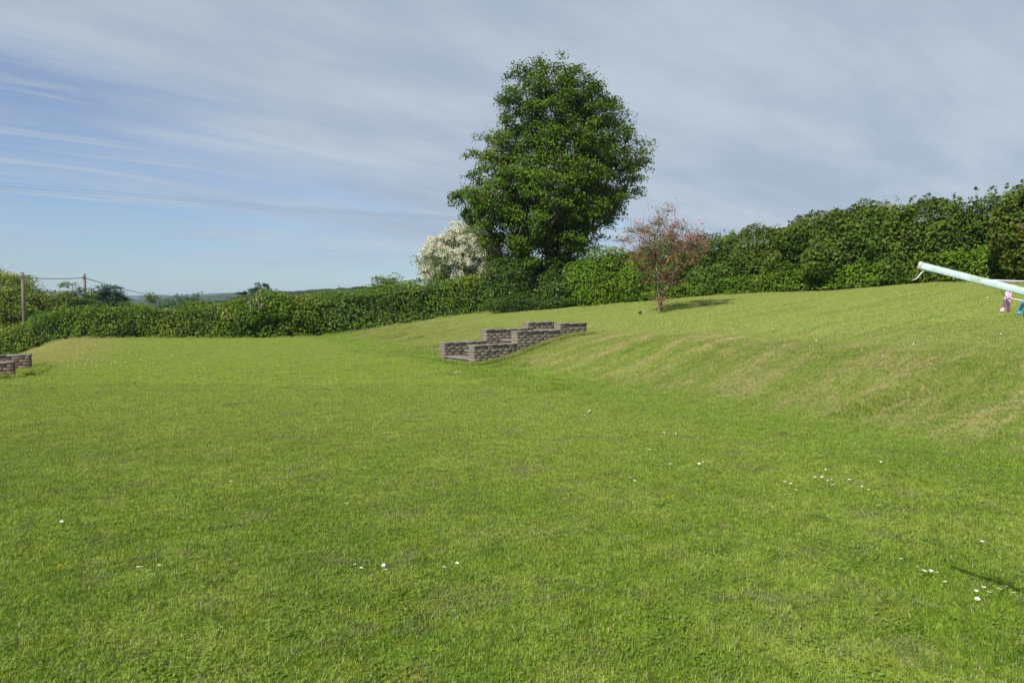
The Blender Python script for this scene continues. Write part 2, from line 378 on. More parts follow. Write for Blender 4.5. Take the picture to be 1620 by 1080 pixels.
# ------------------------------------------------------------------ grass (stuff): tiles of blades laid over the lawn
def grass_tile(seed, size, count, lmin, lmax, wd, lean=(0.5, 1.25), tspan=(0.0, 1.0)):
    r = np.random.default_rng(seed); n = count
    p = np.stack([r.uniform(-size/2, size/2, n), r.uniform(-size/2, size/2, n), np.zeros(n)-0.004], -1)
    az = r.uniform(0, 2*np.pi, n); ln = r.uniform(lmin, lmax, n)*(0.75+0.5*(vnoise(p*1.0, 9.0, seed)*0.5+0.5))
    th = r.uniform(lean[0], lean[1], n)
    h = np.stack([np.cos(az), np.sin(az), 0*az], -1); up = np.array([0, 0, 1.0])
    sd = np.stack([-np.sin(az+r.normal(0, .5, n)), np.cos(az), 0*az], -1)
    w_ = wd*r.uniform(0.6, 1.3, n)
    k1 = p + (h*np.sin(th*0.55)[:, None] + up*np.cos(th*0.55)[:, None])*(ln*0.5)[:, None]
    k2 = k1 + (h*np.sin(th)[:, None] + up*np.cos(th)[:, None])*(ln*0.5)[:, None]
    V = np.stack([p-sd*w_[:, None]*.5, p+sd*w_[:, None]*.5, k1-sd*w_[:, None]*.42, k1+sd*w_[:, None]*.42, k2], 1).reshape(-1, 3)
    b = np.arange(n)*5
    Q = np.stack([b, b+1, b+3, b+2], -1); T = np.stack([b+2, b+3, b+4], -1)
    t = np.repeat(r.uniform(tspan[0], tspan[1], n), 5)
    return V, [Q, T], t
def lay_grass(name, label, tiles, cells, step, zoff=0.0):
    """tiles: list of meshes; cells: (n, m) centres"""
    col = bpy.data.collections.new(name+'_tiles')                  # never linked to the scene
    for V, F, t in tiles:
        o = mesh_np(name+'_tile', V, F, M['grass'], tint=t); COL.objects.unlink(o); col.objects.link(o)
    cn, cm = cells; X, Y = xy(cn, cm); e = step*0.5
    Z = ground(X, Y, False)
    xn, yn = xy(cn+e, cm); xm, ym = xy(cn, cm+e); xn0, yn0 = xy(cn-e, cm); xm0, ym0 = xy(cn, cm-e)
    sn = (ground(xn, yn, False)-ground(xn0, yn0, False))/(2*e); sm = (ground(xm, ym, False)-ground(xm0, ym0, False))/(2*e)
    r = np.random.default_rng(len(cn))
    rot = []
    for i in range(len(cn)):
        ex = Vector((AX, AY, float(sn[i]))).normalized(); ez = ex.cross(Vector((AY, -AX, float(sm[i])))); 
        if ez.z < 0: ez = -ez
        ez.normalize(); ey = ez.cross(ex)
        Mx = Matrix((ex, ey, ez)).transposed() @ Matrix.Rotation(math.pi/2*int(r.integers(4)), 3, 'Z')
        rot.append(tuple(Mx.to_euler()))
    me = bpy.data.meshes.new(name); P = np.stack([X, Y, Z+zoff], -1).astype(np.float32)
    me.vertices.add(len(P)); me.vertices.foreach_set('co', P.ravel())
    a = me.attributes.new('rot', 'FLOAT_VECTOR', 'POINT'); a.data.foreach_set('vector', np.array(rot, np.float32).ravel())
    a = me.attributes.new('pick', 'INT', 'POINT'); a.data.foreach_set('value', r.integers(0, len(tiles), len(P)).astype(np.int32))
    o = bpy.data.objects.new(name, me); COL.objects.link(o)
    ng = bpy.data.node_groups.new(name, 'GeometryNodeTree')
    ng.interface.new_socket('Geometry', in_out='INPUT', socket_type='NodeSocketGeometry')
    ng.interface.new_socket('Geometry', in_out='OUTPUT', socket_type='NodeSocketGeometry')
    gi = ng.nodes.new('NodeGroupInput'); go = ng.nodes.new('NodeGroupOutput')
    iop = ng.nodes.new('GeometryNodeInstanceOnPoints'); ci = ng.nodes.new('GeometryNodeCollectionInfo')
    ci.inputs['Collection'].default_value = col; ci.inputs['Separate Children'].default_value = True; ci.inputs['Reset Children'].default_value = True
    iop.inputs['Pick Instance'].default_value = True
    ar = ng.nodes.new('GeometryNodeInputNamedAttribute'); ar.data_type = 'FLOAT_VECTOR'; ar.inputs[0].default_value = 'rot'
    ap = ng.nodes.new('GeometryNodeInputNamedAttribute'); ap.data_type = 'INT'; ap.inputs[0].default_value = 'pick'
    e2r = ng.nodes.new('FunctionNodeEulerToRotation')
    L = ng.links.new
    L(gi.outputs[0], iop.inputs['Points']); L(ci.outputs[0], iop.inputs['Instance']); L(ar.outputs[0], e2r.inputs[0])
    L(e2r.outputs[0], iop.inputs['Rotation']); L(ap.outputs[0], iop.inputs['Instance Index']); L(iop.outputs[0], go.inputs[0])
    md = o.modifiers.new('blades', 'NODES'); md.node_group = ng
    tag(o, label, 'grass', kind='stuff'); return o
HEDGE_LEFT = [(-46, 25.5), (-30, 29.3), (-22, 30.0), (-14, 30.6), (-8, 31.4), (-4, 31.9), (-0.2, 31.8)]
HEDGE_RIGHT = [(3.6, 29.8), (5.6, 28.9), (8.0, 27.6), (10.4, 25.6), (12.4, 23.0), (14.0, 20.2), (15.4, 17.4), (17.6, 13.5), (20, 8)]
def line_y(x): # rough back limit of the lawn
    pts = HEDGE_LEFT + [(3, 30.2)] + HEDGE_RIGHT
    return np.interp(x, [p[0] for p in pts], [p[1] for p in pts])
def step_gap(X, Y):
    """distance outside the two flights of steps (negative inside)"""
    a, b = st(X, Y); d1 = np.maximum(np.maximum(-a, a-SL), np.maximum(b, -SW-b))
    N, Mm = nm(X, Y); a, b = -(N-LEFT_N), Mm-LEFT_M
    d2 = np.maximum(np.maximum(0.62-a, a-3.5), np.maximum(b, LEFT_W-b))
    w1 = np.maximum(np.maximum(-a, a-3.5), np.minimum(np.abs(b+0.12)-0.12, np.abs(b-LEFT_W-0.12)-0.12))
    return np.minimum(np.minimum(d1, d2), w1)
def cells(step, test, lo=0.45, hi=99):
    k = int(64/step/2); ns = step*(np.arange(-k, k)+0.5); ms = -16+step*(np.arange(-k, k)+0.5)
    N, Mm = np.meshgrid(ns, ms); N, Mm = N.ravel(), Mm.ravel(); X, Y = xy(N, Mm)
    g_ = step_gap(X, Y); ok = (g_ > lo) & (g_ < hi)
    ok &= (N < 23) & (Y < line_y(X)-0.1) & (X < 19)
    ok &= test(X, Y, N); return N[ok], Mm[ok]
fan = lambda X, Y, s: (np.abs(X) < 0.80*Y + s)
GN_NEAR, GN_MID = 13.2, 40.0
lay_grass('grass', 'short mown green lawn grass in the foreground, blades showing',
          [grass_tile(11+i, 0.42, 3300, 0.018, 0.040, 0.0032) for i in range(6)],
          cells(0.4, lambda X, Y, N: (Y > 1.4) & (Y < GN_NEAR) & fan(X, Y, 1.3)), 0.4)
lay_grass('grass', 'mown lawn grass over the far lawn, the bank and the top terrace',
          [grass_tile(31+i, 0.42, 1700, 0.020, 0.036, 0.0050, tspan=(0.25, 0.75)) for i in range(6)],
          cells(0.4, lambda X, Y, N: (Y >= GN_NEAR) & (Y < GN_MID) & fan(X, Y, 1.0) & (N > -7)), 0.4)
lay_grass('grass', 'mown lawn grass close around the brick steps',
          [grass_tile(131+i, 0.21, 620, 0.022, 0.038, 0.0045, tspan=(0.15, 0.85)) for i in range(5)],
          cells(0.2, lambda X, Y, N: (Y > 10) & fan(X, Y, 1.0) & (N > -7), 0.0, 0.62), 0.2)
# longer, coarser tufts where the bank meets the flat and along the hedge foot
def tuft_cells():
    r = np.random.default_rng(5); N = r.uniform(5.8, 13, 2600); Mm = r.uniform(-30, -2, 2600); X, Y = xy(N, Mm)
    P = np.stack([X, Y, 0*X], -1); q = vnoise(P, 0.55, 21, 2)
    a, b = st(X, Y)
    ok = (q > 0.20 + 0.10*np.abs(N-7.3)) & fan(X, Y, 0.5) & ~((a > -0.3) & (a < 4.2) & (b < 0.3) & (b > -2.0)) & (Y < line_y(X)-1)
    return N[ok], Mm[ok]
lay_grass('grass', 'longer tufts of fresh green grass at the foot of the bank',
          [grass_tile(51+i, 0.34, 420, 0.04, 0.085, 0.005, (0.2, 0.9)) for i in range(4)], tuft_cells(), 0.3)
def hedge_foot_cells():
    r = np.random.default_rng(16); pts = []
    for L_ in (HEDGE_LEFT[2:], HEDGE_RIGHT):
        A = np.array(L_); sg = np.linalg.norm(np.diff(A, axis=0), axis=1); q = np.concatenate([[0], np.cumsum(sg)]); u = r.uniform(0, q[-1], int(q[-1]*4))
        pts.append(np.stack([np.interp(u, q, A[:, 0]), np.interp(u, q, A[:, 1])+r.uniform(-0.30, 0.25, len(u))], -1))
    P = np.concatenate(pts); return nm(P[:, 0], P[:, 1])
lay_grass('grass', 'rough unmown grass and weeds along the foot of the hedges',
          [grass_tile(91+i, 0.36, 150, 0.04, 0.14, 0.010, (0.2, 1.2)) for i in range(5)], hedge_foot_cells(), 0.3)
def wall_foot_cells():
    r = np.random.default_rng(6); n = 150
    a = np.concatenate([r.uniform(-0.25, 3.9, n), r.uniform(-0.25, 0.0, 26), r.uniform(0, 3.8, 60)]); b = np.concatenate([r.uniform(0.14, 0.3, n), r.uniform(-1.68, 0.2, 26), r.uniform(-2.0, -1.84, 60)])
    N1, M1 = nm(*unst(a, b))
    a = np.concatenate([r.uniform(-0.12, 0.9, 26)*-1, r.uniform(0.14, 0.35, 30)]); b = np.concatenate([r.uniform(0.12, 0.22, 26), r.uniform(LEFT_W, 0, 30)])
    return np.concatenate([N1, LEFT_N+a]), np.concatenate([M1, LEFT_M+b])
lay_grass('grass', 'uncut grass growing against the foot of the brick step walls',
          [grass_tile(71+i, 0.20, 150, 0.06, 0.13, 0.006, (0.1, 0.8)) for i in range(4)], wall_foot_cells(), 0.2)

# ------------------------------------------------------------------ foliage builders
def leaves_mesh(C, Nn, size, rng, aspect=0.62, fold=0.25):
    """rhombic folded leaves at C with normals Nn"""
    n = len(C); Nn = Nn/np.maximum(np.linalg.norm(Nn, axis=1, keepdims=True), 1e-6)
    a = rng.normal(size=(n, 3)); d = a - Nn*np.sum(a*Nn, 1, keepdims=True); d /= np.maximum(np.linalg.norm(d, axis=1, keepdims=True), 1e-6)
    s = np.cross(Nn, d); L = (size*rng.uniform(0.65, 1.35, n))[:, None]
    w_ = L*aspect*0.5
    V = np.stack([C-d*L*.5, C-s*w_+Nn*w_*fold-d*L*.08, C+d*L*.5, C+s*w_+Nn*w_*fold-d*L*.08], 1).reshape(-1, 3)
    b = np.arange(n)*4
    F = np.concatenate([np.stack([b, b+1, b+2], -1), np.stack([b, b+2, b+3], -1)])
    t = np.repeat(rng.random(n), 4); return V, F, t
def resample(path, step):
    P = np.array(path, float); seg = np.linalg.norm(np.diff(P[:, :2], axis=0), axis=1); s = np.concatenate([[0], np.cumsum(seg)])
    q = np.arange(0, s[-1], step); return np.stack([np.interp(q, s, P[:, k]) for k in range(P.shape[1])], -1)
def hedge(name, label, cat, path, thick, mats, leaf=0.085, dens=330, seed=1, bulge=0.28, topjit=0.12, sprigs=40, group=None, layers=3, cluster=0.6):
    """path rows: x, y, height. front faces the camera (towards -y side of the path). A clipped field hedge."""
    rng = np.random.default_rng(seed); P = resample(path, 0.25); n = len(P)
    T = np.gradient(P[:, :2], axis=0); T /= np.linalg.norm(T, axis=1, keepdims=True); Nf = np.stack([T[:, 1], -T[:, 0]], -1)
    base = ground(P[:, 0], P[:, 1], False); mid = P[n//2]
    root = empty(name, (float(mid[0]), float(mid[1]), float(base[n//2])))
    tag(root, label, cat, group)
    length = n*0.25; hm = P[:, 2].mean(); girth = 2*hm + thick
    N = int(length*girth*dens)
    u = rng.uniform(0, n-1.001, N); i = u.astype(int); f = u-i
    q = rng.uniform(0, 1, N)
    q = np.where(rng.random(N) < 0.82, rng.uniform(0, (hm+thick)/girth, N), q)      # most leaves on the seen side and top
    x0 = P[i, :2]*(1-f)[:, None] + P[np.minimum(i+1, n-1), :2]*f[:, None]; H = P[i, 2]*(1-f)+P[np.minimum(i+1, n-1), 2]*f
    nf = Nf[i]; bz = base[i]*(1-f)+base[np.minimum(i+1, n-1)]*f
    # profile: front face up, over a rounded top, down the back
    s = q*girth; front = s < hm; top = (s >= hm) & (s < hm+thick); back = s >= hm+thick
    off = np.where(front, thick/2, np.where(top, thick/2-(s-hm), -thick/2))
    z = np.where(front, s/hm*H, np.where(top, H, (girth-s)/hm*H))
    edge = np.clip((np.abs(off)/(thick/2)), 0, 1)
    z = z - np.where(top, 0.16*edge**4*H*0.5, 0)
    off = off*(1-0.22*(np.clip(z/H, 0, 1))**3) 
    nx = np.where(front, 1.0, np.where(top, 0.15*np.sign(off), -1.0)); nzv = np.where(top, 1.0, 0.25)
    W = np.stack([x0[:, 0]+nf[:, 0]*off, x0[:, 1]+nf[:, 1]*off, bz+z], -1)
    nor = np.stack([nf[:, 0]*nx, nf[:, 1]*nx, nzv], -1); nor /= np.linalg.norm(nor, axis=1, keepdims=True)
    c1 = vnoise(W, 0.9, seed, 1); c2 = vnoise(W, 2.6, seed+5, 2)
    depth = rng.random(N)**1.6*0.42
    d = c1*bulge + c2*bulge*0.75 - depth + np.where(top, vnoise(W, 1.4, seed+9, 2)*topjit, 0)
    W = W + nor*d[:, None]
    hollow = np.maximum(np.minimum(0, vnoise(W, 0.7, seed+30, 2)+0.10)*0.7, -0.22)
    W = W + nor*hollow[:, None]
    keep = (c2 > -0.62) | (rng.random(N) < 0.4)
    keep &= W[:, 2] > bz + 0.03
    W, nor = W[keep], nor[keep]
    ln = nor*0.8 + np.array([0, 0, 0.55]) + rng.normal(size=W.shape)*0.55
    # interior: stems fanning up, plus a dark sheet standing in for inner shade
    g = Geo()
    rr = random.Random(seed)
    for k in range(int(length*3.2)):
        j = rr.randrange(n); ox = rr.uniform(-.12, .12)*thick; b = (P[j, 0]+Nf[j, 0]*ox, P[j, 1]+Nf[j, 1]*ox, base[j]-0.05)
        pts = [b]; dx_, dy_ = rr.uniform(-.3, .3), rr.uniform(-.15, .15)
        for h_ in (0.33, 0.66, 0.95): pts.append((b[0]+dx_*h_, b[1]+dy_*h_, b[2]+P[j, 2]*h_*0.92))
        g.tube(pts, [0.035, 0.026, 0.016, 0.008], 4)
    g.build('stems', M['bark'], root, world_coords=True)['kind'] = 'stuff'
    # added dark fill, inner shade put in its colour, so daylight does not pass straight through
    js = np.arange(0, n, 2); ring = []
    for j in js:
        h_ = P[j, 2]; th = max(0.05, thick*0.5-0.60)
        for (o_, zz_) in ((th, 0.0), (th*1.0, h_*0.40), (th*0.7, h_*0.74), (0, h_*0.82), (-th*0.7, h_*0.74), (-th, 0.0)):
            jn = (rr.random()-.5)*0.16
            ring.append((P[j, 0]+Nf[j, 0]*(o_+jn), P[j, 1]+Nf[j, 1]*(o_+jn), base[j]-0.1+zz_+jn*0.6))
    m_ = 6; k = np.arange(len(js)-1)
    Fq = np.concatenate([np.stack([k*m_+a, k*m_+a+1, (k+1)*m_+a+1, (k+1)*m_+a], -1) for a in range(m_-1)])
    mesh_np('shade_core', np.array(ring), Fq, M['inner'], root)
    # loose sprigs breaking the top line
    if sprigs:
        C, D = [], []; g = Geo()
        for k in range(sprigs):
            j = rr.randrange(n); x, y = P[j, 0]+rr.uniform(-.4, .4), P[j, 1]+rr.uniform(-.4, .4); z0 = base[j]+P[j, 2]-0.08; hh = rr.uniform(0.12, 0.42)
            tx, ty = rr.uniform(-.25, .25)*hh, rr.uniform(-.25, .25)*hh
            g.tube([(x, y, z0), (x+tx, y+ty, z0+hh)], [0.006, 0.003], 3)
            for q_ in range(int(hh*26)):
                f_ = rr.random(); C.append((x+tx*f_+rr.uniform(-.05, .05), y+ty*f_+rr.uniform(-.05, .05), z0+hh*f_)); D.append((rr.uniform(-1, 1), rr.uniform(-1, 1), 0.6))
        W = np.concatenate([W, np.array(C)]); ln = np.concatenate([ln, np.array(D)])
        g.build('shoots', M['twig'], root, world_coords=True)['kind'] = 'stuff'
    V, F, t = leaves_mesh(W, ln, leaf, rng)
    mesh_np('foliage', V, F, mats[0], root, t)
    return root

def blob_bush(name, label, cat, lobes, mat, leaf, dens, seed, extra=None, group=None, stems=True, bulge=0.22, flat=0.0):
    """lobes: (x, y, zc, rx, ry, rz). A rounded shrub of many leaves over its lobes, resting on its stems."""
    rng = np.random.default_rng(seed); L = np.array(lobes, float)
    bx, by = float(L[:, 0].mean()), float(L[:, 1].mean()); bz = gz(bx, by)
    root = empty(name, (bx, by, bz)); tag(root, label, cat, group)
    Cs, Ns = [], []
    for l in L:
        area = 4*math.pi*((l[3]*l[4])**1.6/3+(l[3]*l[5])**1.6/3+(l[4]*l[5])**1.6/3)**(1/1.6); n = int(area*dens*1.5)
        d = rng.normal(size=(n, 3)); d /= np.linalg.norm(d, axis=1, keepdims=True)
        p = l[:3] + d*l[3:6]; nn = d/l[3:6]; nn /= np.linalg.norm(nn, axis=1, keepdims=True)
        k = vnoise(p, 0.8/max(0.4, l[3:6].mean())*1.6, seed)*bulge*l[3:6].mean()*1.1 + vnoise(p, 2.6, seed+3, 2)*bulge*0.8 - rng.random(n)**1.5*0.30*min(1.0, l[3:6].mean())
        p = p + nn*k[:, None]; Cs.append(p); Ns.append(nn)
    C = np.concatenate(Cs); Nn = np.concatenate(Ns)
    keep = C[:, 2] > ground(C[:, 0], C[:, 1], False)+0.02; C, Nn = C[keep], Nn[keep]
    V, F, t = leaves_mesh(C, Nn*0.8+np.array([0, 0, 0.5])+rng.normal(size=C.shape)*0.55, leaf, rng)
    mesh_np('foliage', V, F, mat, root, t)
    if extra:
        emat, frac, esize, ename = extra
        top = (Nn[:, 2] > -0.2) & (rng.random(len(C)) < frac) & (vnoise(C, 1.3, seed+8) > -0.1)
        c2 = C[top] + Nn[top]*0.05
        V, F, t = leaves_mesh(c2, Nn[top]+rng.normal(size=c2.shape)*0.5, esize, rng, 0.9); mesh_np(ename, V, F, emat, root, t)
    g = Geo(); rr = random.Random(seed)
    for l in L:
        for k in range(5):
            x, y = l[0]+rr.uniform(-.3, .3)*l[3], l[1]+rr.uniform(-.3, .3)*l[4]
            sx, sy = bx+(x-bx)*0.6, by+(y-by)*0.6
            g.tube([(sx, sy, gz(sx, sy)-.05), ((sx+x)/2, (sy+y)/2, (bz+l[2])/2), (x, y, l[2]+l[5]*0.6)], [0.05, 0.035, 0.012], 5)
    g.build('stems', M['bark'], root, world_coords=True)['kind'] = 'stuff'
    return root

def tree(name, label, cat, base, profile, mat, nclump, leaf, per, clump_r, seed, trunk_r=0.22, flatten=0.55, depthf=1.0, extra=None, group=None,
         start_h=0.25, inner=0.25, bark='bark', stems=1, min_gap=0.6, twigs=0, droop=0.0, upw=0.7):
    """profile rows: z (world), centre x, radius. Clumps of leaves fill the outline, limbs grow to each clump."""
    rng = np.random.default_rng(seed); pr = np.array(profile, float); pr = pr[np.argsort(pr[:, 0])]
    bx, by, bz = base; root = empty(name, (bx, by, bz)); tag(root, label, cat, group)
    pts = []; tries = 0; zs = pr[:, 0]; H0 = zs[-1]-zs[0]; lob = 0.125
    wz = np.interp(np.linspace(zs[0], zs[-1], 64), zs, pr[:, 2]); wz = wz/wz.sum()
    while len(pts) < nclump and tries < nclump*60:
        tries += 1
        z = np.linspace(zs[0], zs[-1], 64)[rng.choice(64, p=wz)] + rng.normal()*0.1
        cx, r = np.interp(z, zs, pr[:, 1]), np.interp(z, zs, pr[:, 2])
        a = rng.uniform(0, 2*np.pi); r = r*(1+lob*float(vnoise(np.array([[math.cos(a)*1.7, math.sin(a)*1.7, z*0.55*4/max(H0, 4)*2.0]]), 1.0, seed)[0])); k = math.sqrt(rng.uniform(inner, 1.0))
        p = np.array([cx+math.cos(a)*r*k, by+math.sin(a)*r*k*depthf, z])
        gap = min_gap*(0.75 if tries > nclump*25 else 1.0)
        if pts and min(np.sum((np.array(pts)-p)**2, 1)) < gap*gap: continue
        pts.append(p)
    pts = np.array(pts)
    # skeleton
    top = zs[-1]; nodes = []; par = []
    fork = bz + (zs[0]-bz)*0.6 + 0.02
    H = top-bz
    cxs = lambda z: bx + (np.interp(z, zs, pr[:, 1])-bx)*min(1.0, max(0, (z-bz)/H))*0.7
    steps = 14
    for sidx in range(stems):
        a0 = 2*math.pi*sidx/stems + 0.4; sp = 0.0 if stems == 1 else 1.0
        prev = -1 if sidx == 0 else 1
        for k in range(steps):
            if sidx > 0 and k < 2: continue
            z = bz-0.1 + (H*0.80)*k/(steps-1); o_ = sp*(max(0, k-1)/steps)*H*0.13
            nodes.append(np.array([cxs(z)+math.cos(a0)*o_+rng.normal()*0.03*H*0.1, by+math.sin(a0)*o_, z])); par.append(prev); prev = len(nodes)-1
    trunk_n = len(nodes)
    order = np.argsort(np.abs(pts[:, 0]-bx)+np.abs(pts[:, 1]-by)+0.2*np.abs(pts[:, 2]-bz))
    tips = []
    for oi in order:
        p = pts[oi]; A = np.array(nodes); dv = p-A; d = np.linalg.norm(dv, axis=1)
        horiz = np.hypot(dv[:, 0], dv[:, 1]); cost = d + np.where(dv[:, 2] < 0.35*horiz, 1.8*(0.35*horiz-dv[:, 2]), 0) + np.where(A[:, 2] < bz+start_h*H*0.6, 3.0, 0)
        cost[:2] += 5; j = int(np.argmin(cost)); s0 = A[j]; m_ = max(2, int(d[j]/0.55))
        prev = j; bend = np.array([0, 0, -0.10*d[j]])
        for k in range(1, m_+1):
            f = k/m_; q = s0 + (p-s0)*f + bend*math.sin(math.pi*f)+ (rng.normal(size=3)*0.05*d[j]*0.5 if k < m_ else 0)
            nodes.append(q); par.append(prev); prev = len(nodes)-1
        tips.append(prev)
    cnt = np.zeros(len(nodes))
    for tp in tips:
        k = tp
        while k >= 0: cnt[k] += 1; k = par[k]
    cnt = np.maximum(cnt, 0.6); rad = trunk_r*(cnt/cnt.max())**0.47
    kids = {}
    for k, p_ in enumerate(par): kids.setdefault(p_, []).append(k)
    g = Geo(); done = set()
    def chain(st, first):
        ch = [st] if first < 0 else [first, st]; cur = st
        while cur in kids:
            nx = max(kids[cur], key=lambda q: cnt[q])
            for o_ in kids[cur]:
                if o_ != nx: stack.append((o_, cur))
            ch.append(nx); cur = nx
        rr_ = [rad[c] for c in ch]
        if first >= 0: rr_[0] = min(rad[first], rr_[1]*1.25)
        g.tube([nodes[c] for c in ch], rr_, 7 if rr_[0] > 0.06 else 4, cap=False)
    stack = [(0, -1)]
    while stack: s_, f_ = stack.pop(); chain(s_, f_)
    # short twigs through every clump
    for p in pts:
        for k in range(3+twigs):
            d = rng.normal(size=3); d[2] = abs(d[2])*0.5; d /= np.linalg.norm(d); L_ = clump_r*(rng.uniform(0.7, 1.25) if not twigs else rng.uniform(0.8, 2.0))
            g.tube([p, p+d*L_*0.5+np.array([0, 0, -.02]), p+d*L_], [0.011, 0.008, 0.003], 3, cap=False)
    g.build('trunk', M[bark], root, smooth=True, world_coords=True)
    # leaves: each clump is a loose tiered spray
    C, Nn = [], []
    mean = np.array([np.mean(pr[:, 1]), by, (zs[0]+zs[-1])/2])
    for p in pts:
        n = int(per*rng.uniform(0.6, 1.3)); rr_ = clump_r*rng.uniform(0.75, 1.25)
        sub = rng.normal(size=(5, 3))*np.array([0.55, 0.55, 0.55*flatten])*rr_
        w_ = rng.integers(0, 5, n); o_ = sub[w_] + np.clip(rng.normal(size=(n, 3)), -1.9, 1.9)*np.array([0.36, 0.36, 0.36*flatten])*rr_
        o_[:, 2] -= droop*(o_[:, 0]**2+o_[:, 1]**2)
        C.append(p+o_); outw = (p-mean)/np.linalg.norm(p-mean)
        Nn.append(np.tile(outw*0.55+np.array([0, 0, upw]), (n, 1)))
    C = np.concatenate(C); Nn = np.concatenate(Nn)
    V, F, t = leaves_mesh(C, Nn+rng.normal(size=C.shape)*0.45, leaf, rng, 0.75, 0.15)
    mesh_np('crown', V, F, mat, root, t)
    if extra:
        emat, frac, esize, ename, shell = extra
        C2 = []
        for p in pts:
            if rng.random() > frac: continue
            n = int(per*shell); sub = rng.normal(size=(7, 3))*0.5*clump_r
            o_ = sub[rng.integers(0, 7, n)] + rng.normal(size=(n, 3))*0.2*clump_r; C2.append(p+o_+np.array([0, -0.06, 0.08]))
        C2 = np.concatenate(C2)
        V, F, t = leaves_mesh(C2, rng.normal(size=C2.shape)+np.array([-.3, -.6, .8]), esize, rng, 0.95, 0.1); mesh_np(ename, V, F, emat, root, t)
    return root

# ------------------------------------------------------------------ hedges and shrubs
hl = [(x, y+0.7, h) for (x, y), h in zip(HEDGE_LEFT, (1.45, 1.35, 1.28, 1.50, 2.0, 1.85, 1.75))]
hedge('hedge', 'long clipped dark green hedge along the back of the lawn, left of the big tree', 'hedge', hl, 1.5, [M['hedge'], M['hedge']], leaf=0.10, dens=260, seed=3, sprigs=60)
hr = [(x, y+0.75, h) for (x, y), h in zip(HEDGE_RIGHT, (2.0, 2.1, 2.25, 2.45, 2.6, 2.42, 2.4, 2.45, 2.5))]
hedge('hedge', 'tall shaggy hedge rising along the right side of the top lawn', 'hedge', hr, 1.7, [M['hedge_right'], M['hazel']], leaf=0.105, dens=430, seed=8, sprigs=110, bulge=0.36, topjit=0.25)
hf = [(x-0.15, y-0.05, h) for (x, y), h in zip(HEDGE_RIGHT, (0.5, 0.6, 0.6, 0.8, 0.8, 0.9, 0.9, 0.9, 0.9))]
hedge('bramble_bank', 'low band of bright brambles and ivy along the foot of the right hedge', 'brambles', hf, 0.9, [M['shrub'], M['shrub']], leaf=0.085, dens=420, seed=12, sprigs=50, bulge=0.3, topjit=0.5)
exec_rng = np.random.default_rng(0)
blob_bush('shrub', 'bright green rounded privet shrub between the big tree and the pink blossom tree', 'shrub',
          [(3.1, 29.9, 2.35, 1.0, 0.9, 1.1), (4.2, 29.4, 2.6, 1.3, 0.95, 1.3), (5.4, 28.8, 2.5, 1.0, 0.9, 1.2), (3.6, 29.4, 1.9, 1.3, 0.8, 0.7)], M['shrub'], 0.095, 330, 21)
blob_bush('shrub', 'glossy dark green shrub at the right foot of the big tree trunk', 'shrub',
          [(2.1, 29.6, 2.05, 0.75, 0.65, 0.75), (2.7, 29.7, 2.3, 0.6, 0.6, 0.75), (1.7, 30.1, 2.2, 0.6, 0.6, 0.8)], M['ivy'], 0.12, 260, 22)
blob_bush('ground_ivy', 'low dark undergrowth at the foot of the big tree beside the left hedge', 'undergrowth',
          [(-0.4, 30.3, 1.55, 0.8, 0.5, 0.42), (0.6, 30.2, 1.6, 0.8, 0.5, 0.45), (1.4, 29.8, 1.6, 0.7, 0.5, 0.35), (2.2, 29.4, 1.6, 0.6, 0.4, 0.28)], M['ivy'], 0.075, 420, 23)
blob_bush('hazel_bush', 'tallest bush of the right hedge with bronze tips at the picture edge', 'bush',
          [(13.9, 18.5, 3.65, 1.05, 1.0, 0.85), (15.3, 17.6, 3.9, 1.2, 1.1, 0.9), (14.4, 18.2, 3.0, 1.3, 0.9, 0.9)], M['hazel'], 0.12, 300, 24, bulge=0.3)
blob_bush('hazel_bush', 'broad shaggy hazel mound in the middle of the right hedge', 'bush',
          [(11.1, 25.2, 4.05, 1.3, 0.9, 0.75), (12.5, 23.8, 4.2, 1.3, 0.9, 0.75), (11.9, 24.2, 3.2, 1.6, 0.9, 0.9)], M['hedge_right'], 0.115, 260, 25, bulge=0.3)
blob_bush('elder_bush', 'shaggy bush with pale purplish flower tips bulging above the left hedge', 'bush',
          [(-10.9, 31.5, 1.35, 1.2, 0.9, 0.85), (-12.2, 31.3, 1.0, 1.1, 0.9, 0.8), (-10.0, 31.6, 1.15, 0.9, 0.8, 0.75)], M['hedge'], 0.11, 240, 26, extra=(M['purple_tip'], 0.16, 0.09, 'blossom'))
blob_bush('laurel_bush', 'leafy dark bush mingling with the hedge just left of the big trunk', 'bush',
          [(-0.5, 31.3, 2.8, 0.85, 0.8, 0.75), (0.4, 31.2, 2.9, 0.8, 0.7, 0.8), (-0.2, 31.0, 2.2, 0.9, 0.7, 0.7), (0.9, 31.8, 2.5, 0.8, 0.6, 0.9)], M['ivy'], 0.11, 240, 27)

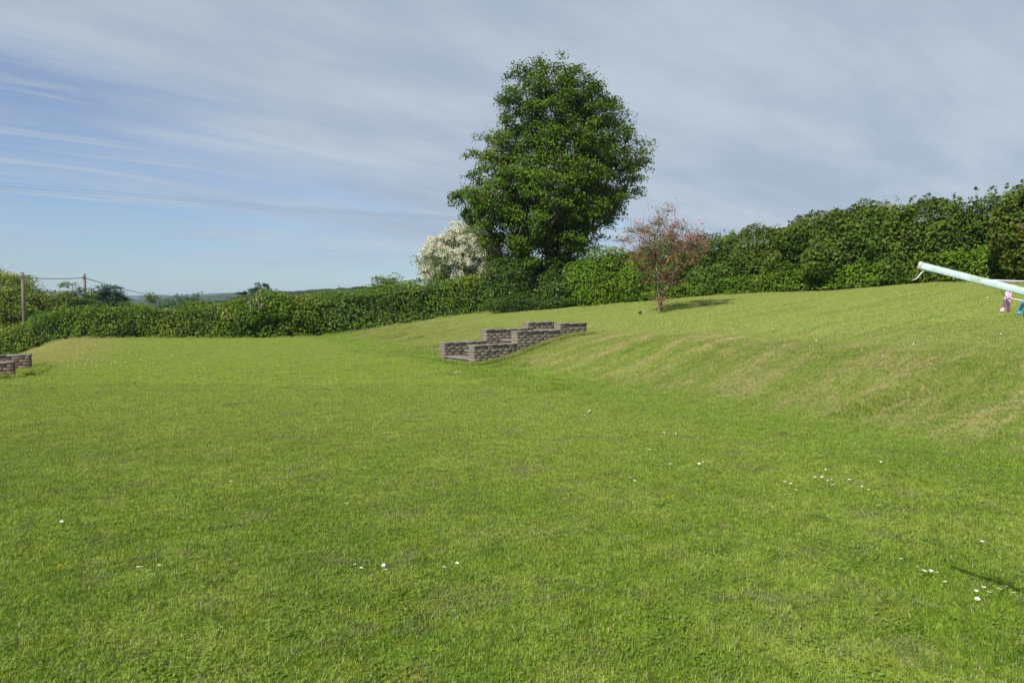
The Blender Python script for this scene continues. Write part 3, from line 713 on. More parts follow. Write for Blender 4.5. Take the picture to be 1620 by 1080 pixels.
# ------------------------------------------------------------------ trees
tree('sycamore_tree', 'large full-crowned dark green tree standing above the hedge', 'tree', (1.95, 32.2, 1.55),
     [(12.4, 1.55, 0.3), (12.05, 1.95, 1.5), (11.4, 2.1, 2.35), (10.4, 2.2, 3.0), (9.4, 2.3, 3.5), (8.3, 2.15, 3.75), (7.2, 1.95, 3.75), (6.4, 1.55, 3.95), (5.5, 1.45, 3.4), (4.6, 1.4, 2.7), (3.7, 1.45, 2.2), (3.0, 1.6, 1.8)],
     M['sycamore'], 380, 0.105, 390, 0.55, 41, trunk_r=0.34, stems=3, min_gap=0.66, inner=0.10, start_h=0.12, droop=0.12)
tree('hawthorn_tree', 'hawthorn covered in white blossom behind the left hedge', 'tree', (-2.4, 34.9, 0.9),
     [(5.45, -2.1, 0.3), (5.0, -2.3, 0.95), (4.45, -2.45, 1.7), (3.9, -2.55, 2.1), (3.3, -2.6, 2.2), (2.7, -2.6, 1.9)],
     M['hawthorn'], 105, 0.085, 130, 0.42, 42, trunk_r=0.14, min_gap=0.5, inner=0.3, start_h=0.1, extra=(M['white_blossom'], 0.88, 0.055, 'blossom', 4.0))
tree('pink_hawthorn_tree', 'straggly small tree with dusty red blossom and bare upper twigs on the top lawn', 'tree', (4.85, 22.4, 1.4),
     [(4.55, 5.05, 0.15), (4.1, 4.95, 0.6), (3.75, 5.0, 1.6), (3.4, 4.95, 1.5), (3.0, 4.95, 1.25), (2.6, 4.95, 0.8), (2.1, 4.9, 0.42), (1.6, 4.85, 0.25)],
     M['hawthorn'], 74, 0.050, 80, 0.30, 43, trunk_r=0.08, min_gap=0.3, inner=0.1, start_h=0.2, bark='twig', stems=2, twigs=5,
     extra=(M['red_blossom'], 0.85, 0.042, 'blossom', 0.85))

# far trees beyond the left hedge
FT = 'trees beyond the left hedge'
def ftree(name, label, x, y, zlo, ztop, r, mat, leaf, per, seed, n=46, ex=None, cr=None, sq=1.0):
    h = ztop-zlo; b = gz(x, y)
    tree(name, label, 'tree', (x, y, b), [(zlo, x, r*.65), (zlo+h*.25, x, r), (zlo+h*.6, x, r*.92*sq), (zlo+h*.85, x, r*.55), (ztop, x, r*.12)],
         M[mat], n, leaf, per, cr or r*0.30, seed, trunk_r=max(0.12, r*0.05), min_gap=r*0.25, inner=0.15, start_h=0.1, extra=ex, group=FT)
ftree('willow_tree', 'pale yellow-green tree behind the left hedge at the picture edge', -39.0, 52, -1.2, 4.0, 3.6, 'willow', 0.14, 520, 61, 110, cr=0.95)
ftree('willow_tree', 'loose pale green tree right beside the first utility pole', -36.3, 51, -1.2, 2.9, 2.1, 'willow', 0.13, 320, 62, 60)
ftree('flowering_tree', 'rounded bush-like tree dotted cream below the second utility pole', -31.4, 49, -1.3, 2.8, 1.9, 'cream_bush', 0.16, 230, 63, 60)
ftree('dark_tree', 'bluish dark green tree right behind the second utility pole', -33.2, 56, -1.3, 3.25, 1.7, 'far_dark', 0.16, 200, 64, 55)
ftree('bush_tree', 'small light green tree right of the dark tree, low over the hedge', -31.0, 55, -1.5, 1.7, 1.7, 'far_green', 0.16, 170, 65, 40)
ftree('hazy_tree', 'hazy pale tree under the sloping wire', -47.5, 90, -3.5, 2.6, 2.4, 'far_green', 0.24, 170, 66, 40)
ftree('hazy_tree', 'low hazy pale tree right of the one under the sloping wire', -42.5, 92, -3.5, 1.9, 2.9, 'far_green', 0.24, 150, 67, 40)
ftree('dark_tree', 'dark rounded tree against the distant ridge left of the elder bush', -57.0, 120, -4.5, 2.6, 4.6, 'far_dark', 0.34, 170, 68, 50)
ftree('round_tree', 'round-headed tree poking up just left of the elder bush', -33.0, 90, -1.0, 4.3, 1.6, 'far_dark', 0.20, 200, 69, 36)
ftree('round_tree', 'smaller round tree left of the round-headed tree by the elder bush', -36.0, 92, -1.0, 3.2, 1.35, 'far_dark', 0.20, 170, 70, 30)
ftree('ash_tree', 'small rounded tree showing over the hedge left of the white hawthorn', -10.8, 61, 0.0, 3.9, 2.0, 'far_green', 0.17, 170, 71, 46)

# ------------------------------------------------------------------ brick steps
def brick_wall(g, gm, gc, a0, a1, b0, b1, z0, z1, seed, cope=0.045):
    """wall in local coords a, b from z0 to z1: mortar core, faces of single bricks, capping course"""
    rr = random.Random(seed); zc = z1-cope
    gm.box(((a0+a1)/2, (b0+b1)/2, (z0+zc)/2), (a1-a0-0.020, b1-b0-0.020, zc-z0))
    ch = 0.075; k = 0; z = zc
    while z > z0+0.005:
        h = min(ch, z-z0); cz = z-h/2
        for side in (0, 1):                                        # long faces
            a = a0 + (0.0 if k % 2 == 0 else -0.12); cb = (b0+0.04) if side == 0 else (b1-0.04)
            while a < a1-0.02:
                L_ = rr.uniform(0.20, 0.26); s_, e_ = max(a, a0), min(a+L_, a1)
                if a1-e_ < 0.06: e_ = a1
                if e_-s_ > 0.03:
                    j = rr.uniform(-0.007, 0.006)
                    g.box(((s_+e_)/2, cb+(-j if side == 0 else j), cz), (e_-s_-0.008, 0.08, h-0.008), t=rr.random(), bev=0.004)
                a = e_ if e_ == a1 else a+L_
        for end, ca in ((0, a0+0.04), (1, a1-0.04)):               # ends
            g.box((ca+(rr.uniform(-.004, .004)), (b0+b1)/2, cz), (0.074, b1-b0-0.17, h-0.012), t=rr.random(), bev=0.006)
        z -= ch; k += 1
    a = a0-0.012
    while a < a1:
        L_ = min(rr.uniform(0.28, 0.42), a1+0.012-a)
        if L_ < 0.05: break
        gc.box((a+L_/2, (b0+b1)/2, z1-cope/2+rr.uniform(-.002, .003)), (L_-0.008, b1-b0+0.03, cope), t=rr.random(), bev=0.007); a += L_
def stairs(name, label, ox, oy, rz, width, dirn, walls, treads, mats, seed, z_base):
    """local frame: a along the flight, b across (0 .. -width)"""
    root = empty(name, (ox, oy, z_base), rz); tag(root, label, 'garden steps')
    T = 0.24
    for side in (0, 1):
        for i, (a0, a1, top, bot) in enumerate(walls):
            g, gm, gc = Geo(), Geo(), Geo(); s0, s1 = (a0, a1) if dirn > 0 else (-a1, -a0)
            b_hi = T if False else 0.0
            lo, hi = ((-T, 0.0) if side == 0 else (-width, -width+T))
            # local y axis points to -b, so mirror
            brick_wall(g, gm, gc, s0, s1, -hi, -lo, bot, top, seed+i*7+side*31)
            wl = g.build('wall', mats[0], root); gm.build('mortar', M['mortar'], wl); gc.build('coping', M['coping'], wl)
    for i, (a0, a1, top) in enumerate(treads):
        s0, s1 = (a0, a1) if dirn > 0 else (-a1, -a0); g = Geo(); rr = random.Random(seed+i)
        inner = width-2*T; c0 = T
        k = 0; b = 0.0
        nslab = 3 if inner < 1.5 else 5
        for k in range(nslab):
            g.box(((s0+s1)/2-0.012*dirn, T+inner*(k+.5)/nslab, top-0.025+rr.uniform(-.003, .003)), (s1-s0+0.03, inner/nslab-0.008, 0.05), t=rr.random(), bev=0.006)
        g.build('tread', M['slab'], root)
        g = Geo(); gm = Geo(); ra = a0*dirn + 0.06*dirn if dirn > 0 else -a1+0.06
        ra = s0+0.065 if dirn > 0 else s1-0.065
        gm.box((ra+(0.02*dirn), T+inner/2, top-0.05-0.085), (0.07, inner-0.01, 0.165))
        for row in range(2):
            bb = T
            while bb < T+inner-0.03:
                L_ = min(rr.uniform(0.2, 0.25), T+inner-bb)
                g.box((ra-0.012*dirn, bb+L_/2, top-0.05-0.042-row*0.082), (0.075, L_-0.012, 0.07), t=rr.random(), bev=0.005); bb += L_
        rs = g.build('riser', mats[0], root); gm.build('mortar', M['mortar'], rs)
    return root
# note: the local y axis of a root turned by atan2(AY, AX) points to (-AY, AX), i.e. away from the camera
stairs('brick_steps', 'flight of weathered brown brick garden steps with stepped side walls, set in the grass bank', STEP_X, STEP_Y, math.atan2(DY, DX), SW, 1,
       [(0.0, 1.37, 0.51, -0.25), (1.37, 2.88, 0.835, 0.05), (2.88, SL, 1.01, 0.35)],
       [(0.06+0.61*i, 0.67+0.61*i, 0.155+0.13*i) for i in range(6)], [M['brick']], 90, 0.0)
stairs('brick_steps', 'reddish brick wall ends of steps leading down off the lawn at the left picture edge', *xy(LEFT_N, LEFT_M), math.atan2(AY, AX), -LEFT_W, -1,
       [(0.0, 1.3, 0.345, -0.7), (1.3, 2.6, 0.05, -1.0), (2.6, 3.5, -0.25, -1.15)],
       [(0.62, 1.18, -0.14), (1.18, 1.74, -0.30), (1.74, 2.30, -0.46), (2.30, 2.86, -0.62), (2.86, 3.45, -0.78)], [M['brick_red']], 140, 0.0)
# dead leaves lying on the step treads
def leaf_litter():
    rng = np.random.default_rng(3); n = 420; a = rng.uniform(0.2, 3.6, n); b = -rng.uniform(0.26, 1.42, n)
    k = np.clip(((a-0.06)/0.61).astype(int), 0, 5); a = np.where(rng.random(n) < .7, 0.06+0.61*(k+1)-np.abs(rng.normal(0, .07, n))-0.02, a); k = np.clip(((a-0.06)/0.61).astype(int), 0, 5)
    X, Y = unst(a, b); z = 0.155+0.13*k+0.012
    V, F, t = leaves_mesh(np.stack([X, Y, z+rng.random(n)*0.02], -1), np.array([0, 0, 1.0])+rng.normal(size=(n, 3))*0.4, 0.06, rng)
    tag(mesh_np('fallen_leaves', V, F, plain_mat('dead_leaf', (0.16, 0.10, 0.055), (0.30, 0.20, 0.11), 9, 0.8, 0.1), tint=t), 'brown dead leaves gathered on the treads of the brick steps', 'fallen leaves', kind='stuff')
leaf_litter()

# ------------------------------------------------------------------ poles and wires
def pole(x, y, h, label, sunk=0.5):
    z = gz(x, y); root = empty('utility_pole', (x, y, z)); tag(root, label, 'utility pole', 'wooden utility poles')
    g = Geo(); g.tube([(0, 0, -sunk), (0, 0, h*.5), (0.02, 0, h)], [0.12, 0.11, 0.095], 10); g.build('post', M['wood'], root, smooth=False)
    g = Geo(); g.tube([(-0.2, 0.0, h-0.35), (0.2, 0.0, h-0.35)], 0.03, 6); g.tube([(0, -0.16, h-0.35), (0, -0.16, h-0.22)], 0.04, 8)
    g.build('bracket', M['wire'], root)
    return Vector((x+0.02, y-0.12, z+h-0.3))
def wire(p, q, sag, label, r, group=None, n=24):
    p, q = Vector(p), Vector(q); g = Geo(); pts = []
    for i in range(n+1):
        f = i/n; v = p.lerp(q, f); v.z -= sag*4*f*(1-f); pts.append(v - p)
    g.tube(pts, r, 5); o = g.build('overhead_wire', M['wire']); o.location = p; tag(o, label, 'wire', group)
t1 = pole(-34.3, 48.0, 1.6+48/1080*46.5 - gz(-34.3, 48.0), 'weathered grey pole in front of the pale green tree, leftmost')
t2 = pole(-34.2, 54.8, 1.6+54.8/1080*44.5 - gz(-34.2, 54.8), 'wooden pole between the cream-dotted bush and the dark tree')
wire(t1, t2, 0.12, 'thin cable strung between the two wooden poles', 0.028)
wire(t2, (-64.0, 130.0, 2.6), 0.45, 'cable sloping down to the right from the second wooden pole', 0.035)
mast = pole(4.2, 97.0, 1.6+97/1080*128 - gz(4.2, 97.0), 'tall pole hidden behind the big tree carrying the high wires')
far_l = []
for k, dz_ in enumerate((0.0, 0.32, 0.64)):
    wire((-52.0, 47.0, 11.35-dz_*1.0), (4.2, 97.0, 13.0-dz_*0.45), 0.55, ('topmost', 'middle', 'lowest')[k]+' of the three high wires crossing the left sky', 0.008)

# ------------------------------------------------------------------ far country
def ridge(name, y0, x0, x1, prof, depth, mat, rough, seed, step):
    xs = np.arange(x0, x1, step); rows = []; rows_n = 9
    top = np.interp(xs, [p[0] for p in prof], [p[1] for p in prof])
    P = np.stack([xs, 0*xs+y0, 0*xs], -1)
    V = []
    for j in range(rows_n):
        f = j/(rows_n-1); s = math.sin(f*math.pi/2); yy = y0-depth*(1-f)
        nz_ = vnoise(np.stack([xs, 0*xs+yy, 0*xs], -1), 1/(step*3.0), seed, 3)*rough*s
        V.append(np.stack([xs, 0*xs+yy, -60+(top+60)*s+nz_], -1))
    V.append(np.stack([xs, 0*xs+y0+depth, 0*xs-60], -1))
    V = np.concatenate(V); n = len(xs); k = (np.arange(rows_n)[:, None]*n+np.arange(n-1)[None]).ravel()
    F = np.stack([k, k+1, k+1+n, k+n], -1)
    return tag(mesh_np(name, V, F, mat, smooth=False), kind='structure')
px = lambda u, v, y: ((u-810)/1080*y, 1.6+(478-v)/1080*y)
ridge('distant_hills', 2300, -2600, 1400, [px(-300, 458, 2300), px(60, 461, 2300), px(100, 462, 2300), px(180, 468, 2300), px(300, 467, 2300), px(420, 462, 2300), px(900, 462, 2300), px(1400, 465, 2300)], 700, M['wood_hill'], 7, 5, 14)
ridge('middle_hills', 900, -1000, 500, [px(-300, 474, 900), px(40, 474, 900), px(100, 476, 900), px(210, 474, 900), px(290, 470, 900), px(345, 467, 900), px(400, 462, 900), px(520, 458, 900), px(800, 458, 900), px(1200, 470, 900)], 300, M['wood_hill'], 3.5, 6, 6)
ridge('near_hill', 210, -190, 60, [px(250, 490, 210), px(330, 478, 210), px(400, 466, 210), px(455, 462, 210), px(500, 459, 210), px(560, 454, 210), px(600, 452, 210), px(700, 451, 210), px(1000, 450, 210)], 60, M['wood_hill'], 0.45, 7, 0.7)
def farmhouse():
    y = 1500; x, z = px(78, 467, y); root = empty('farmhouse', (x, y, z-3)); tag(root, 'tiny white farmhouse on the far hillside between the left trees', 'house')
    g = Geo(); g.box((0, 0, 3), (11, 6, 6)); g.build('wall', M['render'], root)
    g = Geo(); g.add([(-5.8, -3.3, 5.8), (5.8, -3.3, 5.8), (5.8, 3.3, 5.8), (-5.8, 3.3, 5.8), (-5.8, 0, 8.2), (5.8, 0, 8.2)], [(0, 1, 5, 4), (2, 3, 4, 5), (0, 4, 3), (1, 2, 5), (0, 3, 2, 1)]); g.build('roof', M['slate'], root)
    # spur of land it stands on
    return root
farmhouse()
ridge('far_spur', 1508, -1150, -930, [(-1150, px(0, 468, 1508)[1]), (-1040, px(70, 468, 1508)[1]), (-985, px(105, 470, 1508)[1]), (-930, -40)], 120, M['field_hill'], 2.0, 9, 7)

# ------------------------------------------------------------------ rotary dryer arm and pegs
def dryer():
    m_arm, t = new_mat('weathered_pale_green_paint')
    co = t.n('ShaderNodeTexCoord').outputs['Object']
    n1 = t.noise(co, 22, 6, 0.7); n2 = t.noise(co, 90, 4, 0.7); n3 = t.noise(co, 9, 3, 0.6)
    c = t.mix(t.ss(n3, 0.35, 0.65), (0.33, 0.44, 0.43), (0.44, 0.54, 0.54))
    c = t.mix(t.ss(n1, 0.50, 0.66, 0.0, 0.75), c, (0.24, 0.27, 0.15))
    c = t.mix(t.ss(n2, 0.60, 0.70, 0.0, 0.85), c, (0.10, 0.085, 0.05))
    out(t, t.n('ShaderNodeBsdfPrincipled', {'Base Color': c, 'Roughness': 0.45, 'Normal': t.n('ShaderNodeBump', {'Strength': 0.25, 'Distance': 0.004, 'Height': n1}).outputs[0]}))
    m_cap = plain_mat('dull_alloy', (0.33, 0.31, 0.27), (0.48, 0.46, 0.42), 40, 0.5, 0.5, 0.5, bump=0.2)
    m_line = plain_mat('white_line', (0.52, 0.52, 0.50), (0.68, 0.67, 0.66), 60, 0.6, 0.3)
    m_grey = plain_mat('grey_line', (0.16, 0.15, 0.15), (0.30, 0.29, 0.29), 60, 0.6, 0.3)
    tip = Vector((1.372, 2.30, 1.722)); hub = Vector((2.56, 1.17, 1.20))
    d = (hub-tip).normalized()
    root = empty('washing_line', (hub.x, hub.y, gz(hub.x, hub.y)))
    tag(root, 'pale green weathered rotary washing line, one arm reaching in from the right edge', 'washing line')
    side = d.cross(Vector((0, 0, 1))).normalized(); up = side.cross(d).normalized()
    rot = Matrix((d, side, up)).transposed(); B = root.location
    L_ = (hub-tip).length
    g = Geo(); c = (tip+hub)/2 - B; g.box(tuple(c), (L_, 0.018, 0.0225), rot=rot, bev=0.0028); g.build('arm', m_arm, root)
    g = Geo(); g.box(tuple(tip-d*0.003-B), (0.011, 0.021, 0.026), rot=rot, bev=0.002); g.tube([tuple(tip+d*0.012-side*0.012-up*0.006-B), tuple(tip+d*0.012-side*0.0075-up*0.006-B)], 0.002, 8); g.build('end_cap', m_cap, root)
    # hub post and its three other arms (out of frame)
    g = Geo(); g.tube([(0, 0, -0.3), (0, 0, 1.45)], 0.024, 14); g.build('post', m_cap, root)
    g = Geo(); g.tube([(0, 0, 1.12), (0, 0, 1.26)], 0.045, 14); g.build('collar', m_cap, root)
    for k in (1, 2, 3):
        dk = Matrix.Rotation(k*math.pi/2, 3, 'Z') @ d; sk = dk.cross(Vector((0, 0, 1))).normalized(); uk = sk.cross(dk); e = hub - B
        g = Geo(); g.box(tuple(e - dk*L_/2), (L_, 0.018, 0.0225), rot=Matrix((dk, sk, uk)).transposed(), bev=0.0028); g.build('arm', m_arm, root)
    # lines
    def ln(p, q, sag, mat, r=0.0016, name='line', n=14):
        g = Geo(); pts = []
        for i in range(n+1):
            f = i/n; v = Vector(p).lerp(Vector(q), f); v.z -= sag*4*f*(1-f); pts.append(tuple(v-B))
        g.tube(pts, r, 6); return g.build(name, mat, root, smooth=True)
    g = Geo(); P0 = tip+d*0.02-up*0.012-side*0.006
    pts = [P0+d*0.012, P0-d*0.006, P0+Vector((-0.022, -0.005, -0.008)), P0+Vector((-0.036, -0.008, -0.024)), P0+Vector((-0.045, -0.01, -0.030)), P0+Vector((-0.054, -0.012, -0.030))]
    g.tube([tuple(p-B) for p in pts], [0.0016, 0.0018, 0.0017, 0.0015, 0.0013, 0.0008], 6); g.build('loose_line_end', m_line, root, smooth=True)
    A2 = Matrix.Rotation(-math.pi/2, 3, 'Z') @ (tip-hub) + hub; A1 = Matrix.Rotation(math.pi/2, 3, 'Z') @ (tip-hub) + hub
    # bundle of slack lines leaving the arm behind it
    s0 = tip + d*0.20 + Vector((0, 0.004, 0.006))
    ln(s0+Vector((-.02, .01, .004)), (2.55, 2.32, 1.655), 0.004, m_line, 0.0022); ln(s0+Vector((-.005, .012, .001)), (2.55, 2.34, 1.668), 0.006, m_grey, 0.0022)
    ln(s0+Vector((.01, .01, -.001)), (2.55, 2.36, 1.640), 0.002, m_grey, 0.0018)
    ln(tip+d*0.40, (2.5, 2.1, 1.585), 0.004, m_line, 0.0016)
    # line under the arm carrying the pegs
    p = tip + d*0.235 - up*0.010 - side*0.006; q = Vector((1.593, 2.195, 1.614))
    ln(p, q, 0.006, m_line, 0.0017); ln(q, (2.3, 1.55, 1.42), 0.01, m_line, 0.0017)
    return p, q
lp, lq = dryer()
def peg(color_a, color_b, name_label, top, tilt):
    m, t = new_mat('peg_plastic')
    co = t.n('ShaderNodeTexCoord').outputs['Object']
    c = t.mix(t.ss(t.noise(co, 30, 3), 0.3, 0.7), color_a, color_b)
    out(t, t.n('ShaderNodeBsdfPrincipled', {'Base Color': c, 'Roughness': 0.4, 'Subsurface Weight': 0.0}))
    root = empty('clothes_peg', top); tag(root, name_label, 'clothes peg', 'pegs on the washing line')
    root.rotation_euler = (R(4), R(tilt), R(8))
    for s in (-1, 1):
        # jaw: closed at the top on the line, pivots at the spring, legs splayed below
        bm = bmesh.new()
        prof = [(0.0012, 0.004), (0.0058, 0.002), (0.0072, -0.012), (0.0074, -0.026), (0.0100, -0.044), (0.0142, -0.070), (0.0098, -0.0725), (0.0052, -0.050), (0.0018, -0.032), (0.0022, -0.024), (0.0010, -0.018), (0.0024, -0.013), (0.0026, -0.008), (0.0010, -0.004)]
        vs = [bm.verts.new((s*x, -0.0048, z)) for x, z in prof]; f = bm.faces.new(vs)
        ex = bmesh.ops.extrude_face_region(bm, geom=[f]); bmesh.ops.translate(bm, vec=(0, 0.0096, 0), verts=[v for v in ex['geom'] if isinstance(v, bmesh.types.BMVert)])
        bmesh.ops.recalc_face_normals(bm, faces=bm.faces); bmesh.ops.bevel(bm, geom=list(bm.edges), offset=0.0005, segments=1, affect='EDGES')
        me = bpy.data.meshes.new('jaw'); bm.to_mesh(me); bm.free(); me.materials.append(m)
        o = bpy.data.objects.new('jaw', me); COL.objects.link(o); o.parent = root
    g = Geo(); pts = [(0.0045*math.cos(a*0.7), -0.0062+0.0124*a/27, -0.0285+0.0045*math.sin(a*0.7)) for a in range(28)]
    g.tube(pts, 0.0009, 5); g.tube([(-0.0085, -0.0055, -0.0295), (0, -0.0065, -0.0245), (0.0085, -0.0055, -0.0285)], 0.0009, 5)
    g.build('spring', plain_mat('peg_spring', (0.5, 0.5, 0.5), (0.62, 0.62, 0.62), 40, 0.3, 0.5, 0.9), root, smooth=True)
pp = lq; peg((0.74, 0.28, 0.52), (0.82, 0.45, 0.66), 'pink plastic clothes peg hanging under the pale green arm', (pp.x, pp.y-0.002, pp.z+0.025), 6)
pp = lq.lerp(Vector((2.3, 1.55, 1.42)), 0.052); peg((0.02, 0.22, 0.55), (0.03, 0.30, 0.68), 'blue clothes peg cut off by the right picture edge', (pp.x, pp.y-0.002, pp.z+0.024), 14)

# ------------------------------------------------------------------ small dark stake on the top lawn
def stake():
    x, y = 4.18, 22.3; z = gz(x, y); root = empty('garden_stake', (x, y, z)); tag(root, 'small dark round-headed stake in the top lawn left of the pink blossom tree', 'stake')
    dk = plain_mat('dark_plastic', (0.015, 0.015, 0.014), (0.035, 0.034, 0.03), 20, 0.5, 0.3)
    g = Geo(); g.tube([(0, 0, -0.1), (0, 0, 0.12)], 0.012, 8); g.build('spike', dk, root)
    g = Geo(); g.tube([(0, 0, 0.06), (0, 0, 0.075), (0, 0, 0.12), (0, 0, 0.15), (0, 0, 0.16)], [0.02, 0.05, 0.055, 0.04, 0.01], 12); g.build('head', dk, root, smooth=True)
stake()

# ------------------------------------------------------------------ daisies and dandelions
m_pet = plain_mat('daisy_petal', (0.72, 0.72, 0.70), (0.82, 0.82, 0.80), 50, 0.6, 0.2)
m_eye = plain_mat('daisy_eye', (0.62, 0.42, 0.03), (0.72, 0.52, 0.05), 80, 0.7, 0.1)
m_stalk = plain_mat('stalk', (0.05, 0.12, 0.02), (0.08, 0.16, 0.03), 30, 0.6, 0.2)
m_dand = plain_mat('dandelion_petal', (0.70, 0.48, 0.01), (0.80, 0.60, 0.02), 50, 0.6, 0.2)
def flower_mesh(petals, r0, r1, mats, seed, h):
    rr = random.Random(seed); V, F, MI = [], [], []
    for layer in range(1 if mats[0] is m_pet else 3):
        for k in range(petals):
            a = 2*math.pi*(k+rr.uniform(-.2, .2)+layer*0.33)/petals; wd = 2.4*r1/petals; rl = r1*(1-0.25*layer)*rr.uniform(.88, 1.08); c, s = math.cos(a), math.sin(a)
            zt = h+0.002+0.003*layer+rr.uniform(-.001, .003); b = len(V)
            for (rr_, ww, zz_) in ((r0*0.6, 0.35, h), (r0*0.6, -0.35, h), (rl*0.75, -0.62, zt), (rl, 0, zt), (rl*0.75, 0.62, zt)):
                V.append((c*rr_-s*ww*wd, s*rr_+c*ww*wd, zz_))
            F.append((b, b+1, b+2, b+3, b+4)); MI.append(0)
    b = len(V); V.append((0, 0, h+0.004)); 
    for k in range(8): a = math.pi*k/4; V.append((math.cos(a)*r0, math.sin(a)*r0, h+0.001))
    for k in range(8): F.append((b, b+1+k, b+1+(k+1) % 8)); MI.append(1)
    b = len(V)
    for z in (-0.01, h):
        for k in range(4): a = math.pi*k/2; V.append((math.cos(a)*0.0011, math.sin(a)*0.0011, z))
    for k in range(4): F.append((b+k, b+(k+1) % 4, b+4+(k+1) % 4, b+4+k)); MI.append(2)
    me = bpy.data.meshes.new('flower'); me.from_pydata(V, [], F)
    for m_ in mats: me.materials.append(m_)
    for p_, i in zip(me.polygons, MI): p_.material_index = i
    me.update(); return me
DA = [flower_mesh(15, 0.0038, 0.0135, (m_pet, m_eye, m_stalk), s, 0.040) for s in range(3)]
DN = flower_mesh(20, 0.006, 0.019, (m_dand, m_dand, m_stalk), 9, 0.045)
frr = random.Random(77)
def flowers(name, cat, meshes, spots, label, group, sc=1.0):
    for x, y in spots:
        o = bpy.data.objects.new(name, frr.choice(meshes)); COL.objects.link(o)
        o.location = (x, y, gz(x, y)+0.014); o.rotation_euler = (frr.uniform(-.25, .45), frr.uniform(-.3, .3), frr.uniform(0, 6.28)); s = sc*frr.uniform(.85, 1.2); o.scale = (s, s, 1.0)
        tag(o, label, cat, group)
flowers('daisy', 'daisy', DA, [(2.357, 4.042), (2.372, 3.932), (2.382, 3.879), (2.437, 3.886), (2.45, 3.842), (2.419, 3.718), (3.027, 4.33)], 'white daisy in the loose row at the lower right of the lawn', 'daisies at the lower right', 0.9)
flowers('daisy', 'daisy', DA, [(2.516, 3.618), (2.466, 3.529), (2.587, 3.646), (2.559, 3.585), (2.641, 3.62), (2.699, 3.649), (2.679, 3.573)], 'white daisy in the group nearest the bottom right corner of the lawn', 'daisies nearest the bottom right corner', 0.9)
flowers('daisy', 'daisy', DA, [(2.856, 5.255), (2.792, 5.117), (2.838, 5.15), (2.89, 5.219)], 'white daisy in the tight cluster of four on the right lawn', 'tight cluster of four daisies', 0.9)
flowers('daisy', 'daisy', DA, [(2.193, 5.544), (2.215, 5.432), (2.372, 5.836), (2.39, 5.773), (2.352, 5.576), (2.671, 5.967), (2.701, 5.984), (2.754, 5.978), (2.758, 5.854), (2.793, 5.87), (2.732, 5.715), (2.933, 5.875), (2.963, 5.665), (2.944, 5.557), (2.908, 6.216), (3.513, 6.486), (3.517, 6.437), (2.754, 4.778)], 'white daisy in the scattered band across the right lawn below the bank', 'band of daisies below the bank', 0.9)
flowers('daisy', 'daisy', DA, [(1.066, 6.043), (1.075, 5.935), (1.154, 6.089)], 'white daisy of the small trio beside a single one in mid lawn', 'trio of daisies in mid lawn', 0.9)
flowers('daisy', 'daisy', DA, [(0.602, 5.833)], 'single white daisy left of the trio in mid lawn', 'single daisies in mid lawn', 0.9)
flowers('daisy', 'daisy', DA, [(1.475, 7.196), (1.391, 6.507), (1.554, 6.554), (1.826, 6.584), (1.87, 6.609), (1.937, 6.582), (1.92, 6.483), (1.813, 8.082), (1.827, 8.008), (1.888, 8.08), (1.938, 8.005), (2.018, 8.149)], 'white daisy in the thin line across the centre right of the lawn', 'thin line of daisies at centre right', 0.9)
flowers('daisy', 'daisy', DA, [(0.975, 9.68), (1.029, 9.674), (1.115, 9.715), (1.077, 9.617)], 'white daisy by the foot of the bank near the picture centre', 'daisies by the foot of the bank', 1.1)
flowers('daisy', 'daisy', DA, [(-0.926, 3.998), (-0.894, 3.941), (-0.764, 4.002), (-0.752, 3.915), (-0.408, 3.957), (-0.339, 4.033)], 'white daisy in the small group at the bottom centre of the lawn', 'daisies at the bottom centre', 0.9)
flowers('daisy', 'daisy', DA, [(-2.201, 3.938), (-2.179, 3.938)], 'white daisy of the pair at the lower left of the lawn', 'pair of daisies at the lower left', 0.9)
flowers('daisy', 'daisy', DA, [(-2.112, 3.975)], 'bigger white daisy right of the pair at the lower left', 'bigger daisy at the lower left', 0.9)
flowers('daisy', 'daisy', DA, [(-2.439, 5.801), (-1.281, 5.219), (-3.17, 4.727), (-3.272, 7.33)], 'lone white daisy on the left half of the mid lawn', 'lone daisies on the left half', 0.9)
flowers('daisy', 'daisy', DA, [(-1.671, 15.229), (-1.556, 15.217), (-1.455, 15.342), (-1.373, 15.063), (-1.277, 14.922), (-1.221, 14.919), (-1.165, 14.916)], 'tiny white daisy just in front of the brick steps', 'daisies in front of the brick steps', 1.1)
flowers('dandelion', 'dandelion', [DN], [(-2.642, 3.935)], 'yellow dandelion on the lower left of the lawn', None, 1.0)
flowers('dandelion', 'dandelion', [DN], [(3.563, 10.449), (3.601, 10.45), (4.043, 10.648)], 'yellow dandelion on the bank right of centre', 'dandelions on the bank', 1.0)
flowers('dandelion', 'dandelion', [DN], [(-0.491, 17.636), (-0.443, 17.673), (-0.249, 17.861), (0.152, 18.222), (0.198, 17.808), (0.265, 17.858), (1.222, 17.812)], 'yellow dandelion against the foot of the step wall', 'dandelions against the step wall', 1.0)

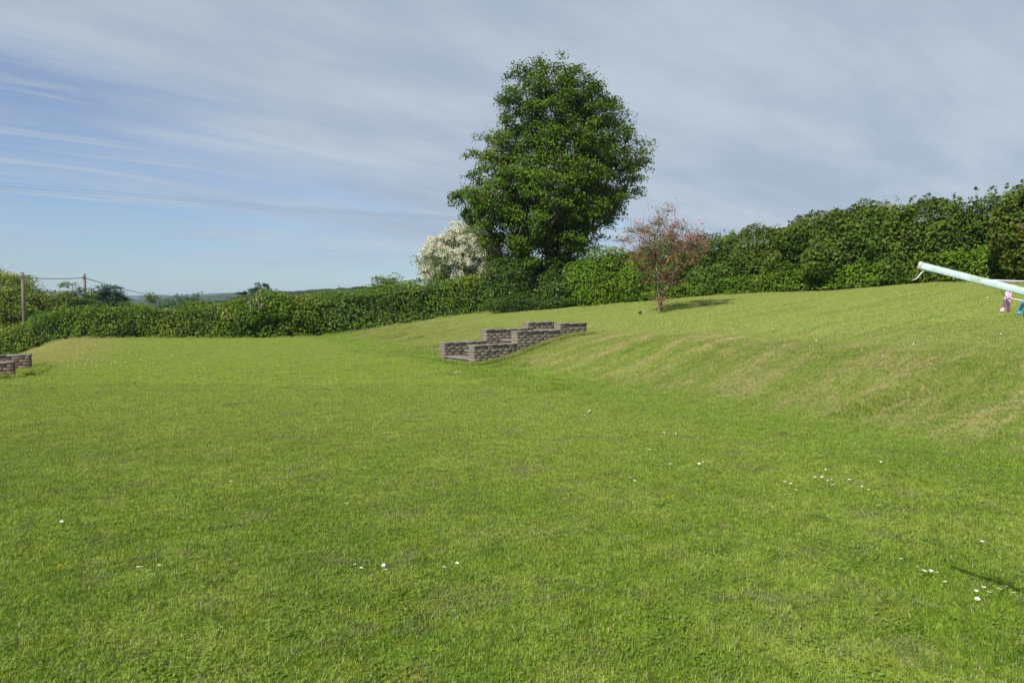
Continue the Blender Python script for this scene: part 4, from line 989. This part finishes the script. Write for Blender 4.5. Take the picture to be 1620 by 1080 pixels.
def clover():
    rng = np.random.default_rng(19); C = []
    for k in range(260):
        y = 2.6+9*rng.random()**1.4; x = rng.uniform(-0.8, 0.8)*y; n = int(rng.integers(14, 60)); s_ = rng.uniform(0.05, 0.16)
        C.append(np.stack([rng.normal(x, s_, n), rng.normal(y, s_, n)], -1))
    C = np.concatenate(C); Z = ground(C[:, 0], C[:, 1], False)+rng.uniform(0.012, 0.032, len(C))
    W = np.stack([C[:, 0], C[:, 1], Z], -1); parts = []
    for k in range(3):
        a = k*2.094; parts.append(W+np.array([math.cos(a)*0.004, math.sin(a)*0.004, 0]))
    W = np.concatenate(parts)
    V, F, t = leaves_mesh(W, np.array([0, 0, 1.0])+rng.normal(size=W.shape)*0.4, 0.011, rng, 0.85, 0.1)
    tag(mesh_np('clover', V, F, leaf_mat('clover_leaves', [(0.10, 0.17, 0.02), (0.15, 0.235, 0.03), (0.20, 0.29, 0.06)]), tint=t), 'small patches of clover leaves mixed into the near lawn', 'clover', kind='stuff')
clover()
# drifts of tiny daisies far across the lawn: nobody could count them
def drifts():
    rng = np.random.default_rng(8); C = []
    for (x, y, sx, sy, n) in [(-6.6, 20.5, 1.6, 1.2, 26), (-9.5, 22, 1.5, 1.0, 22), (-5.0, 25.5, 1.6, 1.2, 22), (-3.0, 22.5, 1.6, .8, 18), (-13, 21, 1.6, 1.0, 26), (-8, 17.5, 1.5, .8, 14), (6.9, 11.6, 1.1, .3, 34), (4.9, 12.6, .8, .4, 16), (9.5, 14.0, 1.5, .8, 14), (6, 19, 2.5, 1.5, 24), (-2.0, 20.5, .8, .8, 16), (-11.0, 17.5, .8, .8, 14)]:
        C.append(np.stack([rng.normal(x, sx, n), rng.normal(y, sy, n)], -1))
    C = np.concatenate(C); a, b = st(C[:, 0], C[:, 1])
    C = C[~((a > -0.1) & (a < 4.0) & (b < 0.1) & (b > -1.8))]
    Z = ground(C[:, 0], C[:, 1], False)+0.045; V, F, MI = [], [], []
    for (x, y), z in zip(C, Z):
        r = rng.uniform(0.010, 0.016); b0 = len(V); tl = rng.uniform(-.4, .4, 2)
        V.append((x, y, z+0.003))
        for k in range(8): an = math.pi*k/4; rr_ = r*(1 if k % 2 else .8); V.append((x+math.cos(an)*rr_, y+math.sin(an)*rr_, z+tl[0]*math.cos(an)*rr_+tl[1]*math.sin(an)*rr_))
        for k in range(8): F.append((b0, b0+1+k, b0+1+(k+1) % 8))
    tag(mesh_np('daisy_drifts', np.array(V), np.array(F), m_pet), 'drifts of tiny white daisies scattered far across the lawn', 'daisies', kind='stuff')
drifts()

# ------------------------------------------------------------------ haze
def haze():
    m, t = new_mat('haze'); v = t.n('ShaderNodeVolumePrincipled', {'Color': (0.62, 0.78, 1.0, 1), 'Density': 0.00024, 'Anisotropy': 0.2})
    t.n('ShaderNodeOutputMaterial', {'Volume': v.outputs[0]})
    g = Geo(); g.box((0, 0, -15), (7600, 7600, 170)); o = g.build('haze', m); tag(o, 'thin bluish haze over the far hills', 'haze', kind='stuff')
haze()
